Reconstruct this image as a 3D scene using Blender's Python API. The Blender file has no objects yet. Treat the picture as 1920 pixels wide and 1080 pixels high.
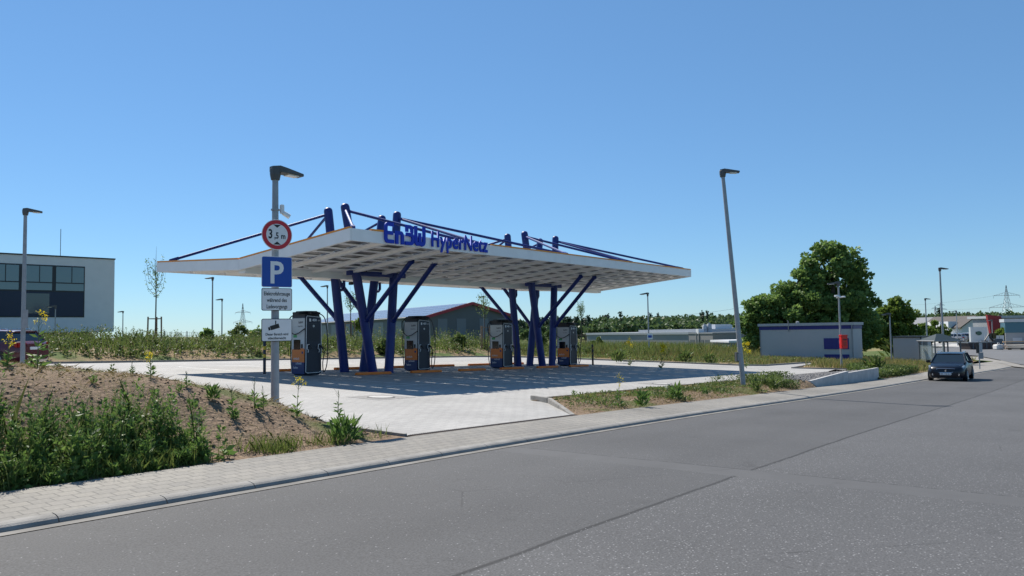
import bpy, bmesh, math, random
import numpy as np
from mathutils import Vector, Matrix

random.seed(7)
RNG = np.random.default_rng(11)
scene = bpy.context.scene
COL = scene.collection
R = math.radians

# ------------------------------------------------------------------ camera, sky, sun
# world: X runs along the road (downhill), Y goes into the charging lot, Z up; the photographer stands at the origin
UX, UY = 0.61412683, 0.78920735          # road direction seen from the camera's own axes
PITCH, ROLL, FPX, CAMH = 0.0565, 0.016, 1440.0, 1.65

def old2w(x, y, z=0.0):
    return Vector((UX * x + UY * y, -(UY * x - UX * y), z))

_fw = Vector((0, math.cos(PITCH), math.sin(PITCH)))
_up0 = Vector((0, -math.sin(PITCH), math.cos(PITCH)))
_rt0 = Vector((1, 0, 0))
_rt = _rt0 * math.cos(ROLL) - _up0 * math.sin(ROLL)
_up = _up0 * math.cos(ROLL) + _rt0 * math.sin(ROLL)
cam_data = bpy.data.cameras.new('camera')
cam_data.lens = FPX / 1920 * 36
cam_data.sensor_width = 36
cam_data.clip_start = 0.05
cam_data.clip_end = 6000
cam = bpy.data.objects.new('camera', cam_data)
COL.objects.link(cam)
_m = Matrix.Identity(4)
for i, a in enumerate((_rt, _up, -_fw)):
    w = old2w(*a)
    for j in range(3):
        _m[j][i] = w[j]
_m[2][3] = CAMH
cam.matrix_world = _m
scene.camera = cam

SUN_ELEV, SUN_X, SUN_Y = R(49), 0.27, 0.963
world = bpy.data.worlds.new('World')
scene.world = world
world.use_nodes = True
nt = world.node_tree
for n in list(nt.nodes):
    nt.nodes.remove(n)
sky = nt.nodes.new('ShaderNodeTexSky')
sky.sky_type = 'NISHITA'
sky.sun_disc = False
sky.sun_elevation = SUN_ELEV
sky.sun_rotation = math.atan2(SUN_X, SUN_Y)
sky.altitude = 300
sky.air_density = 1.0
sky.dust_density = 0.0
sky.ozone_density = 4.0
bg = nt.nodes.new('ShaderNodeBackground')
bg.inputs[1].default_value = 0.074
wo = nt.nodes.new('ShaderNodeOutputWorld')
tint = nt.nodes.new('ShaderNodeMix'); tint.data_type = 'RGBA'; tint.blend_type = 'MULTIPLY'; tint.inputs[0].default_value = 1.0
tint.inputs[7].default_value = (0.75, 0.95, 1.09, 1)
nt.links.new(sky.outputs[0], tint.inputs[6])
soft = nt.nodes.new('ShaderNodeMix'); soft.data_type = 'RGBA'; soft.inputs[0].default_value = 0.32
soft.inputs[7].default_value = (1.80, 4.05, 7.2, 1)          # clear summer air: the horizon is only a little paler than the zenith
nt.links.new(tint.outputs[2], soft.inputs[6])
nt.links.new(soft.outputs[2], bg.inputs[0])
nt.links.new(bg.outputs[0], wo.inputs[0])

sun_data = bpy.data.lights.new('sun', 'SUN')
sun_data.energy = 5.0
sun_data.angle = R(0.5)
sun_data.color = (1.0, 0.94, 0.85)
sun = bpy.data.objects.new('sun', sun_data)
COL.objects.link(sun)
_h = math.hypot(SUN_X, SUN_Y)
_sd = Vector((SUN_X / _h * math.cos(SUN_ELEV), SUN_Y / _h * math.cos(SUN_ELEV), math.sin(SUN_ELEV)))
sun.rotation_euler = _sd.to_track_quat('Z', 'Y').to_euler()
sun.location = (0, 0, 60)

scene.render.engine = 'CYCLES'
scene.view_settings.view_transform = 'Standard'
scene.view_settings.look = 'None'
scene.view_settings.exposure = 0.55
scene.view_settings.gamma = 1.0
scene.cycles.max_bounces = 8
scene.cycles.transparent_max_bounces = 12

# ------------------------------------------------------------------ helpers
def at(x, d):
    """world XY of the point d metres ahead in photo column x (near the horizon)"""
    k = (x - 960) / FPX
    y0 = 621 - 0.016 * (x - 960)
    v = _fw + _rt * ((x - 960) / FPX) - _up * ((y0 - 540) / FPX)
    v = v / v.y * d
    w = old2w(v.x, v.y)
    return w.x, w.y

def zat(x, y, d):
    v = _fw + _rt * ((x - 960) / FPX) - _up * ((y - 540) / FPX)
    return v.z / v.y * d + CAMH

def lot(x, y):
    return 0.017 - 0.02476 * x + 0.02345 * y

_kx = np.array([-60, -20, -5, 2.5, 5.1, 8.8, 16.2, 23.7, 33, 44, 60, 90, 200, 3000.])
_kz = np.array([.9, .4, .16, .02, -.03, -.10, -.30, -.55, -.84, -1.14, -1.42, -1.6, -1.6, -1.6])
_fx = np.linspace(-70, 320, 1561)
_fz = np.interp(_fx, _kx, _kz)
_ker = np.hanning(25); _ker /= _ker.sum()
_fz = np.convolve(np.pad(_fz, 12, 'edge'), _ker, 'valid')
def kz(x):
    return float(np.interp(x, _fx, _fz))

def base(x, y):
    zl = max(-1.6, min(0.7, lot(x, y)))
    zk = kz(x) + 0.12
    if y >= 11.8: return zl
    if y <= 8.8: return zk
    t = (y - 8.8) / 3.0
    return zk * (1 - t) + zl * t

def smooth01(t):
    t = max(0.0, min(1.0, t))
    return t * t * (3 - 2 * t)

def hsh(x, y, s=1.0):
    """cheap smooth 2-D noise, -1..1"""
    x /= s; y /= s
    return (math.sin(x * 1.7 + 1.3 * math.sin(y * 0.9)) + math.sin(y * 2.1 + 1.1 * math.sin(x * 1.3 + 2)) + math.sin((x + y) * 2.9 + 0.7) * 0.6) / 2.6

def mound(x, y):
    """extra height of the soil bank left of the lot entrance"""
    return 1.12 * (1 - math.exp(-max(0, 8.75 - x) / 1.7)) * smooth01((y - 8.85) / 2.8) * (1 - .35 * smooth01((y - 20) / 10)) + 0.05 * hsh(x, y, 0.5) * smooth01((8.7 - x) / 1.0) * smooth01((y - 8.9) / 0.8)

class MB:
    def __init__(s):
        s.v, s.f = [], []
    def add(s, vs, fs):
        n = len(s.v)
        s.v += [tuple(p) for p in vs]
        s.f += [tuple(n + i for i in q) for q in fs]
        return s
    HEX = [(0, 3, 2, 1), (4, 5, 6, 7), (0, 1, 5, 4), (1, 2, 6, 5), (2, 3, 7, 6), (3, 0, 4, 7)]
    def hexa(s, p):
        return s.add(p, s.HEX)
    def box(s, x0, x1, y0, y1, z0, z1):
        return s.hexa([(x0, y0, z0), (x1, y0, z0), (x1, y1, z0), (x0, y1, z0), (x0, y0, z1), (x1, y0, z1), (x1, y1, z1), (x0, y1, z1)])
    def obox(s, c, ax, ay, az, hx, hy, hz):
        c, ax, ay, az = Vector(c), Vector(ax), Vector(ay), Vector(az)
        return s.hexa([c + ax * hx * i + ay * hy * j + az * hz * k for k in (-1, 1) for i, j in ((-1, -1), (1, -1), (1, 1), (-1, 1))])
    def tube(s, p0, p1, r0, r1=None, n=10, cap=True):
        return s.path([p0, p1], [r0, r0 if r1 is None else r1], n, cap)
    def path(s, pts, r, n=8, cap=True):
        pts = [Vector(p) for p in pts]
        if not hasattr(r, '__len__'): r = [r] * len(pts)
        b = len(s.v)
        prev = None
        for i, p in enumerate(pts):
            d = (pts[min(i + 1, len(pts) - 1)] - pts[max(i - 1, 0)])
            d = d.normalized() if d.length > 1e-9 else Vector((0, 0, 1))
            if prev is None:
                a = Vector((0, 0, 1)) if abs(d.z) < 0.9 else Vector((1, 0, 0))
                e = d.cross(a).normalized()
            else:
                e = (prev - d * prev.dot(d)).normalized()
            prev = e
            g = d.cross(e)
            for k in range(n):
                t = 2 * math.pi * k / n
                s.v.append(tuple(p + (e * math.cos(t) + g * math.sin(t)) * r[i]))
        for i in range(len(pts) - 1):
            for k in range(n):
                k2 = (k + 1) % n
                s.f.append((b + i * n + k, b + i * n + k2, b + (i + 1) * n + k2, b + (i + 1) * n + k))
        if cap:
            s.f.append(tuple(b + k for k in range(n))[::-1])
            s.f.append(tuple(b + (len(pts) - 1) * n + k for k in range(n)))
        return s
    def prism(s, poly, f0, f1):
        """poly: list of 2-D points; f0/f1 map a 2-D point to the two ends"""
        n = len(poly)
        vs = [f0(*p) for p in poly] + [f1(*p) for p in poly]
        fs = [tuple(range(n))[::-1], tuple(range(n, 2 * n))] + [(i, (i + 1) % n, n + (i + 1) % n, n + i) for i in range(n)]
        return s.add(vs, fs)
    def lathe(s, prof, c=(0, 0, 0), n=16):
        b = len(s.v)
        for r, z in prof:
            for k in range(n):
                t = 2 * math.pi * k / n
                s.v.append((c[0] + r * math.cos(t), c[1] + r * math.sin(t), c[2] + z))
        for i in range(len(prof) - 1):
            for k in range(n):
                k2 = (k + 1) % n
                s.f.append((b + i * n + k, b + i * n + k2, b + (i + 1) * n + k2, b + (i + 1) * n + k))
        s.f.append(tuple(b + k for k in range(n))[::-1])
        s.f.append(tuple(b + (len(prof) - 1) * n + k for k in range(n)))
        return s
    def build(s, name, mat, parent=None, smooth=False, bevel=0.0, seg=2, fix=True):
        me = bpy.data.meshes.new(name)
        me.from_pydata(s.v, [], s.f)
        if fix or bevel:
            bm = bmesh.new(); bm.from_mesh(me)
            bmesh.ops.recalc_face_normals(bm, faces=bm.faces)
            if bevel:
                es = [e for e in bm.edges if len(e.link_faces) == 2 and e.calc_face_angle(0) > 0.6]
                bmesh.ops.bevel(bm, geom=es, offset=bevel, segments=seg, affect='EDGES', clamp_overlap=True)
            bm.to_mesh(me); bm.free()
        if smooth:
            for p in me.polygons: p.use_smooth = True
            try: me.set_sharp_from_angle(angle=R(40))
            except Exception: pass
        me.materials.append(mat)
        o = bpy.data.objects.new(name, me)
        COL.objects.link(o)
        if parent is not None: o.parent = parent
        return o

def npmesh(name, V, F, mat, parent=None):
    """V: (n,3); F: (m,k) with a constant number k of corners"""
    me = bpy.data.meshes.new(name)
    V = np.asarray(V, np.float32); F = np.asarray(F, np.int32)
    me.vertices.add(len(V)); me.vertices.foreach_set('co', V.ravel())
    m, k = F.shape
    me.loops.add(m * k); me.loops.foreach_set('vertex_index', F.ravel())
    me.polygons.add(m)
    me.polygons.foreach_set('loop_start', np.arange(0, m * k, k, dtype=np.int32))
    try: me.polygons.foreach_set('loop_total', np.full(m, k, np.int32))
    except Exception: pass
    me.update(calc_edges=True); me.validate()
    me.materials.append(mat)
    o = bpy.data.objects.new(name, me); COL.objects.link(o)
    if parent is not None: o.parent = parent
    return o

def tag(o, label, cat=None, group=None, kind=None):
    o['label'] = label
    if cat: o['category'] = cat
    if group: o['group'] = group
    if kind: o['kind'] = kind
    return o

def struct(o):
    o['kind'] = 'structure'
    return o

def thing(name, label, cat, loc=(0, 0, 0), rz=0.0, group=None):
    o = bpy.data.objects.new(name, None)
    COL.objects.link(o)
    o.location = loc; o.rotation_euler = (0, 0, rz)
    o.empty_display_size = 0.2
    return tag(o, label, cat, group)

def copy_tree(o, parent=None):
    c = o.copy(); COL.objects.link(c)
    if parent is not None: c.parent = parent
    for ch in list(o.children): copy_tree(ch, c)
    return c

def dup(o, loc, rz, label, group=None):
    c = copy_tree(o); c.location = loc; c.rotation_euler = (0, 0, rz); c['label'] = label
    if group: c['group'] = group
    return c

# ---- materials
def mat(name, col, rough=0.6, metal=0.0, noise=0.0, nscale=8.0, bump=0.0, bscale=40.0, spec=0.5, emit=None, coat=0.0):
    m = bpy.data.materials.new(name); m.use_nodes = True
    t = m.node_tree; b = t.nodes['Principled BSDF']
    b.inputs['Base Color'].default_value = (*col, 1)
    b.inputs['Roughness'].default_value = rough
    b.inputs['Metallic'].default_value = metal
    b.inputs['Specular IOR Level'].default_value = spec
    if coat: b.inputs['Coat Weight'].default_value = coat
    if noise or bump:
        g = t.nodes.new('ShaderNodeTexCoord')
    if noise:
        n = t.nodes.new('ShaderNodeTexNoise'); n.inputs['Scale'].default_value = nscale; n.inputs['Detail'].default_value = 5
        t.links.new(g.outputs['Object'], n.inputs['Vector'])
        r = t.nodes.new('ShaderNodeMapRange'); r.inputs['From Min'].default_value = 0.25; r.inputs['From Max'].default_value = 0.75
        r.inputs['To Min'].default_value = 1 - noise; r.inputs['To Max'].default_value = 1 + noise
        t.links.new(n.outputs['Fac'], r.inputs['Value'])
        x = t.nodes.new('ShaderNodeVectorMath'); x.operation = 'SCALE'; x.inputs[0].default_value = col
        t.links.new(r.outputs[0], x.inputs['Scale']); t.links.new(x.outputs[0], b.inputs['Base Color'])
    if bump:
        n2 = t.nodes.new('ShaderNodeTexNoise'); n2.inputs['Scale'].default_value = bscale; n2.inputs['Detail'].default_value = 4
        t.links.new(g.outputs['Object'], n2.inputs['Vector'])
        bp = t.nodes.new('ShaderNodeBump'); bp.inputs['Strength'].default_value = bump; bp.inputs['Distance'].default_value = 0.02
        t.links.new(n2.outputs['Fac'], bp.inputs['Height']); t.links.new(bp.outputs[0], b.inputs['Normal'])
    return m

def foliage(name, c0, c1, c2=None, transl=0.35, rough=0.55):
    m = bpy.data.materials.new(name); m.use_nodes = True
    t = m.node_tree; b = t.nodes['Principled BSDF']; out = t.nodes['Material Output']
    g = t.nodes.new('ShaderNodeNewGeometry')
    r = t.nodes.new('ShaderNodeValToRGB')
    e = r.color_ramp.elements
    e[0].color = (*c0, 1); e[1].color = (*c1, 1)
    if c2:
        x = e.new(0.88); x.color = (*c1, 1); e[2].color = (*c2, 1)
    n = t.nodes.new('ShaderNodeTexNoise'); n.inputs['Scale'].default_value = 0.9; n.inputs['Detail'].default_value = 2
    t.links.new(g.outputs['Position'], n.inputs['Vector'])
    ma = t.nodes.new('ShaderNodeMath'); ma.operation = 'MULTIPLY_ADD'; ma.inputs[1].default_value = 0.6
    mb = t.nodes.new('ShaderNodeMath'); mb.operation = 'MULTIPLY_ADD'; mb.inputs[1].default_value = 0.9; mb.inputs[2].default_value = -0.25
    t.links.new(n.outputs['Fac'], mb.inputs[0])
    t.links.new(g.outputs['Random Per Island'], ma.inputs[0]); t.links.new(mb.outputs[0], ma.inputs[2])
    t.links.new(ma.outputs[0], r.inputs[0])
    t.links.new(r.outputs[0], b.inputs['Base Color'])
    b.inputs['Roughness'].default_value = rough
    b.inputs['Specular IOR Level'].default_value = 0.35
    tr = t.nodes.new('ShaderNodeBsdfTranslucent'); t.links.new(r.outputs[0], tr.inputs[0])
    mx = t.nodes.new('ShaderNodeMixShader'); mx.inputs[0].default_value = transl
    t.links.new(b.outputs[0], mx.inputs[1]); t.links.new(tr.outputs[0], mx.inputs[2]); t.links.new(mx.outputs[0], out.inputs[0])
    return m

def N(t, kind, **kw):
    n = t.nodes.new(kind)
    for k, v in kw.items():
        setattr(n, k, v)
    return n

def paver_mat(name, c1, c2, mortar, sx, sy, rot=0.0, msize=0.012, big=0.25, bump=0.4):
    m = bpy.data.materials.new(name); m.use_nodes = True
    t = m.node_tree; b = t.nodes['Principled BSDF']; L = t.links.new
    g = N(t, 'ShaderNodeNewGeometry'); mp = N(t, 'ShaderNodeMapping')
    mp.inputs['Rotation'].default_value = (0, 0, rot)
    L(g.outputs['Position'], mp.inputs['Vector'])
    br = N(t, 'ShaderNodeTexBrick'); br.offset = 0.5
    br.inputs['Color1'].default_value = (*c1, 1); br.inputs['Color2'].default_value = (*c2, 1); br.inputs['Mortar'].default_value = (*mortar, 1)
    br.inputs['Scale'].default_value = 1.0; br.inputs['Mortar Size'].default_value = msize; br.inputs['Mortar Smooth'].default_value = 0.3
    br.inputs['Brick Width'].default_value = sx; br.inputs['Row Height'].default_value = sy; br.inputs['Bias'].default_value = 0.0
    L(mp.outputs[0], br.inputs['Vector'])
    n = N(t, 'ShaderNodeTexNoise'); n.inputs['Scale'].default_value = 0.35; n.inputs['Detail'].default_value = 6
    L(g.outputs['Position'], n.inputs['Vector'])
    n2 = N(t, 'ShaderNodeTexNoise'); n2.inputs['Scale'].default_value = 30; n2.inputs['Detail'].default_value = 3
    L(g.outputs['Position'], n2.inputs['Vector'])
    r1 = N(t, 'ShaderNodeMapRange'); r1.inputs['From Min'].default_value = .3; r1.inputs['From Max'].default_value = .7; r1.inputs['To Min'].default_value = 1 - big; r1.inputs['To Max'].default_value = 1 + big * .6
    L(n.outputs['Fac'], r1.inputs[0])
    r2 = N(t, 'ShaderNodeMapRange'); r2.inputs['From Min'].default_value = .3; r2.inputs['From Max'].default_value = .7; r2.inputs['To Min'].default_value = .88; r2.inputs['To Max'].default_value = 1.1
    L(n2.outputs['Fac'], r2.inputs[0])
    mu = N(t, 'ShaderNodeMath', operation='MULTIPLY'); L(r1.outputs[0], mu.inputs[0]); L(r2.outputs[0], mu.inputs[1])
    sc = N(t, 'ShaderNodeVectorMath', operation='SCALE'); L(br.outputs['Color'], sc.inputs[0]); L(mu.outputs[0], sc.inputs['Scale'])
    L(sc.outputs[0], b.inputs['Base Color'])
    b.inputs['Roughness'].default_value = 0.85
    iv = N(t, 'ShaderNodeMath', operation='SUBTRACT'); iv.inputs[0].default_value = 1.0; L(br.outputs['Fac'], iv.inputs[1])
    bp = N(t, 'ShaderNodeBump'); bp.inputs['Strength'].default_value = bump; bp.inputs['Distance'].default_value = 0.006
    L(iv.outputs[0], bp.inputs['Height']); L(bp.outputs[0], b.inputs['Normal'])
    return m

def asphalt_mat(name):
    m = bpy.data.materials.new(name); m.use_nodes = True
    t = m.node_tree; b = t.nodes['Principled BSDF']; L = t.links.new
    g = N(t, 'ShaderNodeNewGeometry'); P = g.outputs['Position']
    sep = N(t, 'ShaderNodeSeparateXYZ'); L(P, sep.inputs[0])
    def noise(s, d=4):
        n = N(t, 'ShaderNodeTexNoise'); n.inputs['Scale'].default_value = s; n.inputs['Detail'].default_value = d; L(P, n.inputs['Vector']); return n.outputs['Fac']
    def rng(x, a, bb, c, d):
        r = N(t, 'ShaderNodeMapRange'); L(x, r.inputs[0])
        for i, q in enumerate((a, bb, c, d)): r.inputs[i + 1].default_value = q
        return r.outputs[0]
    def M(op, x, y=None):
        n = N(t, 'ShaderNodeMath', operation=op)
        for i, q in enumerate((x, y)):
            if q is None: continue
            if isinstance(q, (int, float)): n.inputs[i].default_value = q
            else: L(q, n.inputs[i])
        return n.outputs[0]
    X, Y = sep.outputs[0], sep.outputs[1]
    wob = rng(noise(0.5, 3), .3, .7, -.022, .022)
    basec = M('MULTIPLY', rng(noise(.25, 6), .3, .7, .88, 1.12), rng(noise(60, 3), .3, .7, .72, 1.28))
    # the lane nearer to the camera is older, with pale stones showing
    near = rng(M('ADD', Y, wob), 3.62, 3.60, 0.0, 1.0)
    vor = N(t, 'ShaderNodeTexVoronoi'); vor.inputs['Scale'].default_value = 42; L(P, vor.inputs['Vector'])
    spk = rng(vor.outputs['Distance'], .36, .20, 0.0, 1.0)
    sep2 = N(t, 'ShaderNodeSeparateColor'); L(vor.outputs['Color'], sep2.inputs[0])
    dens = M('MULTIPLY_ADD', near, 0.24); dens.node.inputs[2].default_value = 0.05
    spk = M('MULTIPLY', spk, M('LESS_THAN', sep2.outputs[0], dens))
    spk = M('MULTIPLY', spk, rng(sep2.outputs[1], 0, 1, .25, 1.0))
    # longitudinal seam
    dy = M('ABSOLUTE', M('SUBTRACT', M('ADD', Y, wob), 3.61))
    seam = rng(dy, .012, .035, 1.0, 0.0)
    # trench patch across the road
    dx = M('SUBTRACT', M('ADD', X, M('MULTIPLY', wob, .5)), 9.15)
    patch = M('MULTIPLY', rng(dx, -.27, -.25, 0, 1), rng(dx, .25, .27, 1, 0))
    pe = M('MULTIPLY', rng(M('ABSOLUTE', M('SUBTRACT', dx, .27)), .006, .018, 1, 0), rng(noise(3, 2), .42, .52, 0, 1))
    seam = M('MULTIPLY', seam, M('SUBTRACT', 1.0, patch))
    val = M('MULTIPLY', basec, rng(near, 0, 1, .92, 1.02))
    mixp = N(t, 'ShaderNodeMix'); mixp.data_type = 'FLOAT'; L(patch, mixp.inputs[0]); L(val, mixp.inputs[2]); L(rng(noise(2.0, 5), .3, .7, 1.02, 1.15), mixp.inputs[3])
    val = M('MULTIPLY', mixp.outputs[0], 0.083)
    dark = M('MAXIMUM', M('MULTIPLY', seam, .6), M('MULTIPLY', pe, .6))
    # hairline cracks
    v2 = N(t, 'ShaderNodeTexVoronoi'); v2.feature = 'DISTANCE_TO_EDGE'; v2.inputs['Scale'].default_value = .16; L(P, v2.inputs['Vector'])
    cr = M('MULTIPLY', rng(v2.outputs['Distance'], .0008, .0022, 1, 0), rng(noise(.6, 3), .55, .62, 0, 1))
    dark = M('MAXIMUM', dark, M('MULTIPLY', cr, .28))
    # tyre-worn lanes and old drips
    lane = M('MULTIPLY', rng(M('ABSOLUTE', M('SUBTRACT', M('ABSOLUTE', M('SUBTRACT', Y, 5.5)), .75)), .1, .5, 1, 0), rng(noise(.4, 4), .35, .65, .0, .10))
    dark = M('MAXIMUM', dark, lane)
    drip = M('MULTIPLY', rng(noise(1.7, 6), .66, .74, 0, 1), .16)
    dark = M('MAXIMUM', dark, drip)
    val = M('MULTIPLY', val, M('SUBTRACT', 1.0, dark))
    sp3 = M('MULTIPLY', M('MULTIPLY', spk, M('SUBTRACT', 1.0, patch)), .21)
    val = M('ADD', val, sp3)
    tint = N(t, 'ShaderNodeVectorMath', operation='SCALE'); tint.inputs[0].default_value = (1.0, .99, 1.0); L(val, tint.inputs['Scale'])
    L(tint.outputs[0], b.inputs['Base Color'])
    b.inputs['Roughness'].default_value = .82
    b.inputs['Specular IOR Level'].default_value = .3
    bp = N(t, 'ShaderNodeBump'); bp.inputs['Strength'].default_value = .5; bp.inputs['Distance'].default_value = .004
    L(noise(120, 2), bp.inputs['Height']); L(bp.outputs[0], b.inputs['Normal'])
    return m

def soil_mat(name, soil, soil2, green, gamount, gscale=0.7):
    m = bpy.data.materials.new(name); m.use_nodes = True
    t = m.node_tree; b = t.nodes['Principled BSDF']; L = t.links.new
    g = N(t, 'ShaderNodeNewGeometry'); P = g.outputs['Position']
    def noise(s, d=5):
        n = N(t, 'ShaderNodeTexNoise'); n.inputs['Scale'].default_value = s; n.inputs['Detail'].default_value = d; L(P, n.inputs['Vector']); return n.outputs['Fac']
    def mix(f, a, c):
        x = N(t, 'ShaderNodeMix'); x.data_type = 'RGBA'; L(f, x.inputs[0])
        for i, q in ((6, a), (7, c)):
            if isinstance(q, tuple): x.inputs[i].default_value = (*q, 1)
            else: L(q, x.inputs[i])
        return x.outputs[2]
    def rng(x, a, bb, c=0, d=1):
        r = N(t, 'ShaderNodeMapRange'); L(x, r.inputs[0])
        for i, q in enumerate((a, bb, c, d)): r.inputs[i + 1].default_value = q
        return r.outputs[0]
    c = mix(rng(noise(5, 8), .35, .68), soil, soil2)
    c = mix(rng(noise(gscale, 6), .62 - gamount * .35, .70 - gamount * .3), c, green)
    v = N(t, 'ShaderNodeVectorMath', operation='SCALE'); L(c, v.inputs[0]); L(rng(noise(24, 6), .3, .7, .6, 1.3), v.inputs['Scale'])
    L(v.outputs[0], b.inputs['Base Color']); b.inputs['Roughness'].default_value = .95; b.inputs['Specular IOR Level'].default_value = .15
    bp = N(t, 'ShaderNodeBump'); bp.inputs['Strength'].default_value = .9; bp.inputs['Distance'].default_value = .05
    L(noise(14, 8), bp.inputs['Height']); L(bp.outputs[0], b.inputs['Normal'])
    return m

M_blue = mat('navy paint', (0.009, 0.027, 0.17), .45, noise=.15, nscale=3, spec=.4)
M_letter = mat('lettering blue', (0.012, 0.045, 0.44), .6, spec=.3)
M_white = mat('white coated metal', (0.80, 0.80, 0.79), .5, noise=.05, nscale=2)
M_ceil = mat('white ceiling sheet', (0.86, 0.855, 0.84), .6, noise=.07, nscale=1.5)
M_orange = mat('orange trim', (0.82, 0.30, 0.03), .5, noise=.1)
M_stop = mat('orange rubber', (0.80, 0.20, 0.02), .6, noise=.15)
M_pv = mat('solar glass', (0.012, 0.016, 0.03), .12, spec=.6)
M_pvunder = mat('solar underside', (0.018, 0.02, 0.024), .3, spec=.3)
M_galv = mat('galvanised steel', (0.30, 0.32, 0.34), .5, .35, noise=.12, nscale=6)
M_lampgrey = mat('lamp housing grey', (0.075, 0.08, 0.085), .5, noise=.1)
M_lens = mat('lamp lens', (0.75, 0.77, 0.78), .15)
M_black = mat('black rubber', (0.012, 0.012, 0.014), .5)
M_dark = mat('dark charger shell', (0.010, 0.016, 0.034), .4)
M_silver = mat('silver panel', (0.52, 0.54, 0.53), .42)
M_screen = mat('screen glass', (0.006, 0.007, 0.009), .12)
M_green = mat('green sticker', (0.05, 0.32, 0.10), .5)
M_yellow = mat('yellow band', (0.75, 0.50, 0.03), .5)
M_signwhite = mat('sign white', (0.78, 0.78, 0.78), .45, noise=.03)
M_signred = mat('sign red', (0.52, 0.015, 0.03), .42)
M_signblue = mat('sign blue', (0.004, 0.065, 0.36), .42)
M_signblack = mat('sign black', (0.012, 0.012, 0.013), .5)
M_concrete = mat('pale concrete', (0.40, 0.39, 0.37), .85, noise=.14, nscale=5, bump=.3)
M_gutter = mat('gutter concrete', (0.17, 0.16, 0.145), .9, noise=.35, nscale=2.5)
M_kerb = mat('kerb concrete', (0.23, 0.218, 0.20), .85, noise=.22, nscale=4, bump=.3, bscale=60)
M_red = mat('red box paint', (0.62, 0.015, 0.012), .35)
M_glass = mat('window glass', (0.02, 0.045, 0.055), .06, spec=.8)
M_wood = mat('stake wood', (0.24, 0.16, 0.10), .8, noise=.2)
M_line = mat('bay line paint', (0.62, 0.62, 0.6), .7, noise=.25, nscale=3)
M_lot = paver_mat('lot pavers', (0.345, 0.334, 0.318), (0.305, 0.297, 0.283), (0.21, 0.204, 0.193), 0.30, 0.20, math.pi / 2, .010, .16, .3)
M_pave = paver_mat('pavement pavers', (0.235, 0.218, 0.19), (0.20, 0.188, 0.168), (0.125, 0.118, 0.105), 0.20, 0.165, 0, .009, .24, .3)
M_asphalt = asphalt_mat('road asphalt')
M_asphalt2 = mat('side road asphalt', (0.12, 0.12, 0.122), .85, noise=.1, nscale=.4)
M_soil = soil_mat('bank soil', (0.175, 0.120, 0.080), (0.235, 0.17, 0.115), (0.10, 0.11, 0.04), .16)
M_soil2 = soil_mat('grassy soil', (0.22, 0.16, 0.09), (0.26, 0.19, 0.11), (0.085, 0.12, 0.035), .40, .5)
M_ground = soil_mat('meadow ground', (0.20, 0.17, 0.08), (0.26, 0.22, 0.10), (0.075, 0.11, 0.03), .6, .06)
F_weed = foliage('weed leaves', (0.045, 0.105, 0.03), (0.17, 0.27, 0.06), (0.34, 0.38, 0.11), transl=.42)
F_bush = foliage('bank bush leaves', (0.045, 0.085, 0.024), (0.16, 0.21, 0.055), (0.34, 0.31, 0.12), transl=.42)
F_tree = foliage('tree leaves', (0.06, 0.13, 0.032), (0.24, 0.34, 0.09), transl=.42)
F_tree2 = foliage('pale tree leaves', (0.065, 0.12, 0.02), (0.19, 0.26, 0.05), transl=.42)
F_far = foliage('forest leaves', (0.05, 0.09, 0.04), (0.12, 0.18, 0.06), transl=.35)
F_con = foliage('conifer needles', (0.02, 0.042, 0.026), (0.05, 0.085, 0.04), transl=.2)
F_dry = foliage('dry grass', (0.14, 0.13, 0.04), (0.33, 0.27, 0.12), (0.40, 0.34, 0.19))
F_grass = foliage('green grass', (0.08, 0.13, 0.03), (0.20, 0.24, 0.06), (0.38, 0.34, 0.15), transl=.4)
F_pale = foliage('pale weed leaves', (0.12, 0.17, 0.05), (0.24, 0.28, 0.09), transl=.42)
F_dryleaf = foliage('withered leaves', (0.10, 0.085, 0.04), (0.24, 0.20, 0.10), transl=.3)
F_yel = foliage('yellow blossom', (0.65, 0.50, 0.01), (0.85, 0.70, 0.03), transl=.3)
F_whitefl = foliage('white blossom', (0.6, 0.62, 0.5), (0.75, 0.76, 0.66), transl=.3)
M_bark = mat('bark', (0.10, 0.075, 0.055), .9, noise=.3, nscale=6)
M_stem = mat('green stem', (0.10, 0.14, 0.045), .7)

# ------------------------------------------------------------------ foliage meshes
def leaf_mesh(name, P, size, m, parent=None, wid=0.5, upbias=0.0, dirs=None):
    """one rhombus leaf per point of P"""
    n = len(P); P = np.asarray(P, float)
    size = np.broadcast_to(np.asarray(size, float), (n,))[:, None]
    d = RNG.normal(size=(n, 3)) if dirs is None else np.asarray(dirs) + RNG.normal(size=(n, 3)) * .35
    d[:, 2] += upbias
    d /= np.linalg.norm(d, axis=1)[:, None] + 1e-9
    a = RNG.normal(size=(n, 3)); s = np.cross(d, a); s /= np.linalg.norm(s, axis=1)[:, None] + 1e-9
    nn = np.cross(d, s)
    t = P + d * size
    mid = P + d * size * .45 + nn * size * .06
    V = np.stack([P, mid + s * size * wid / 2, t, mid - s * size * wid / 2], 1).reshape(-1, 3)
    F = np.arange(4 * n).reshape(n, 4)
    return npmesh(name, V, F, m, parent)

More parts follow.
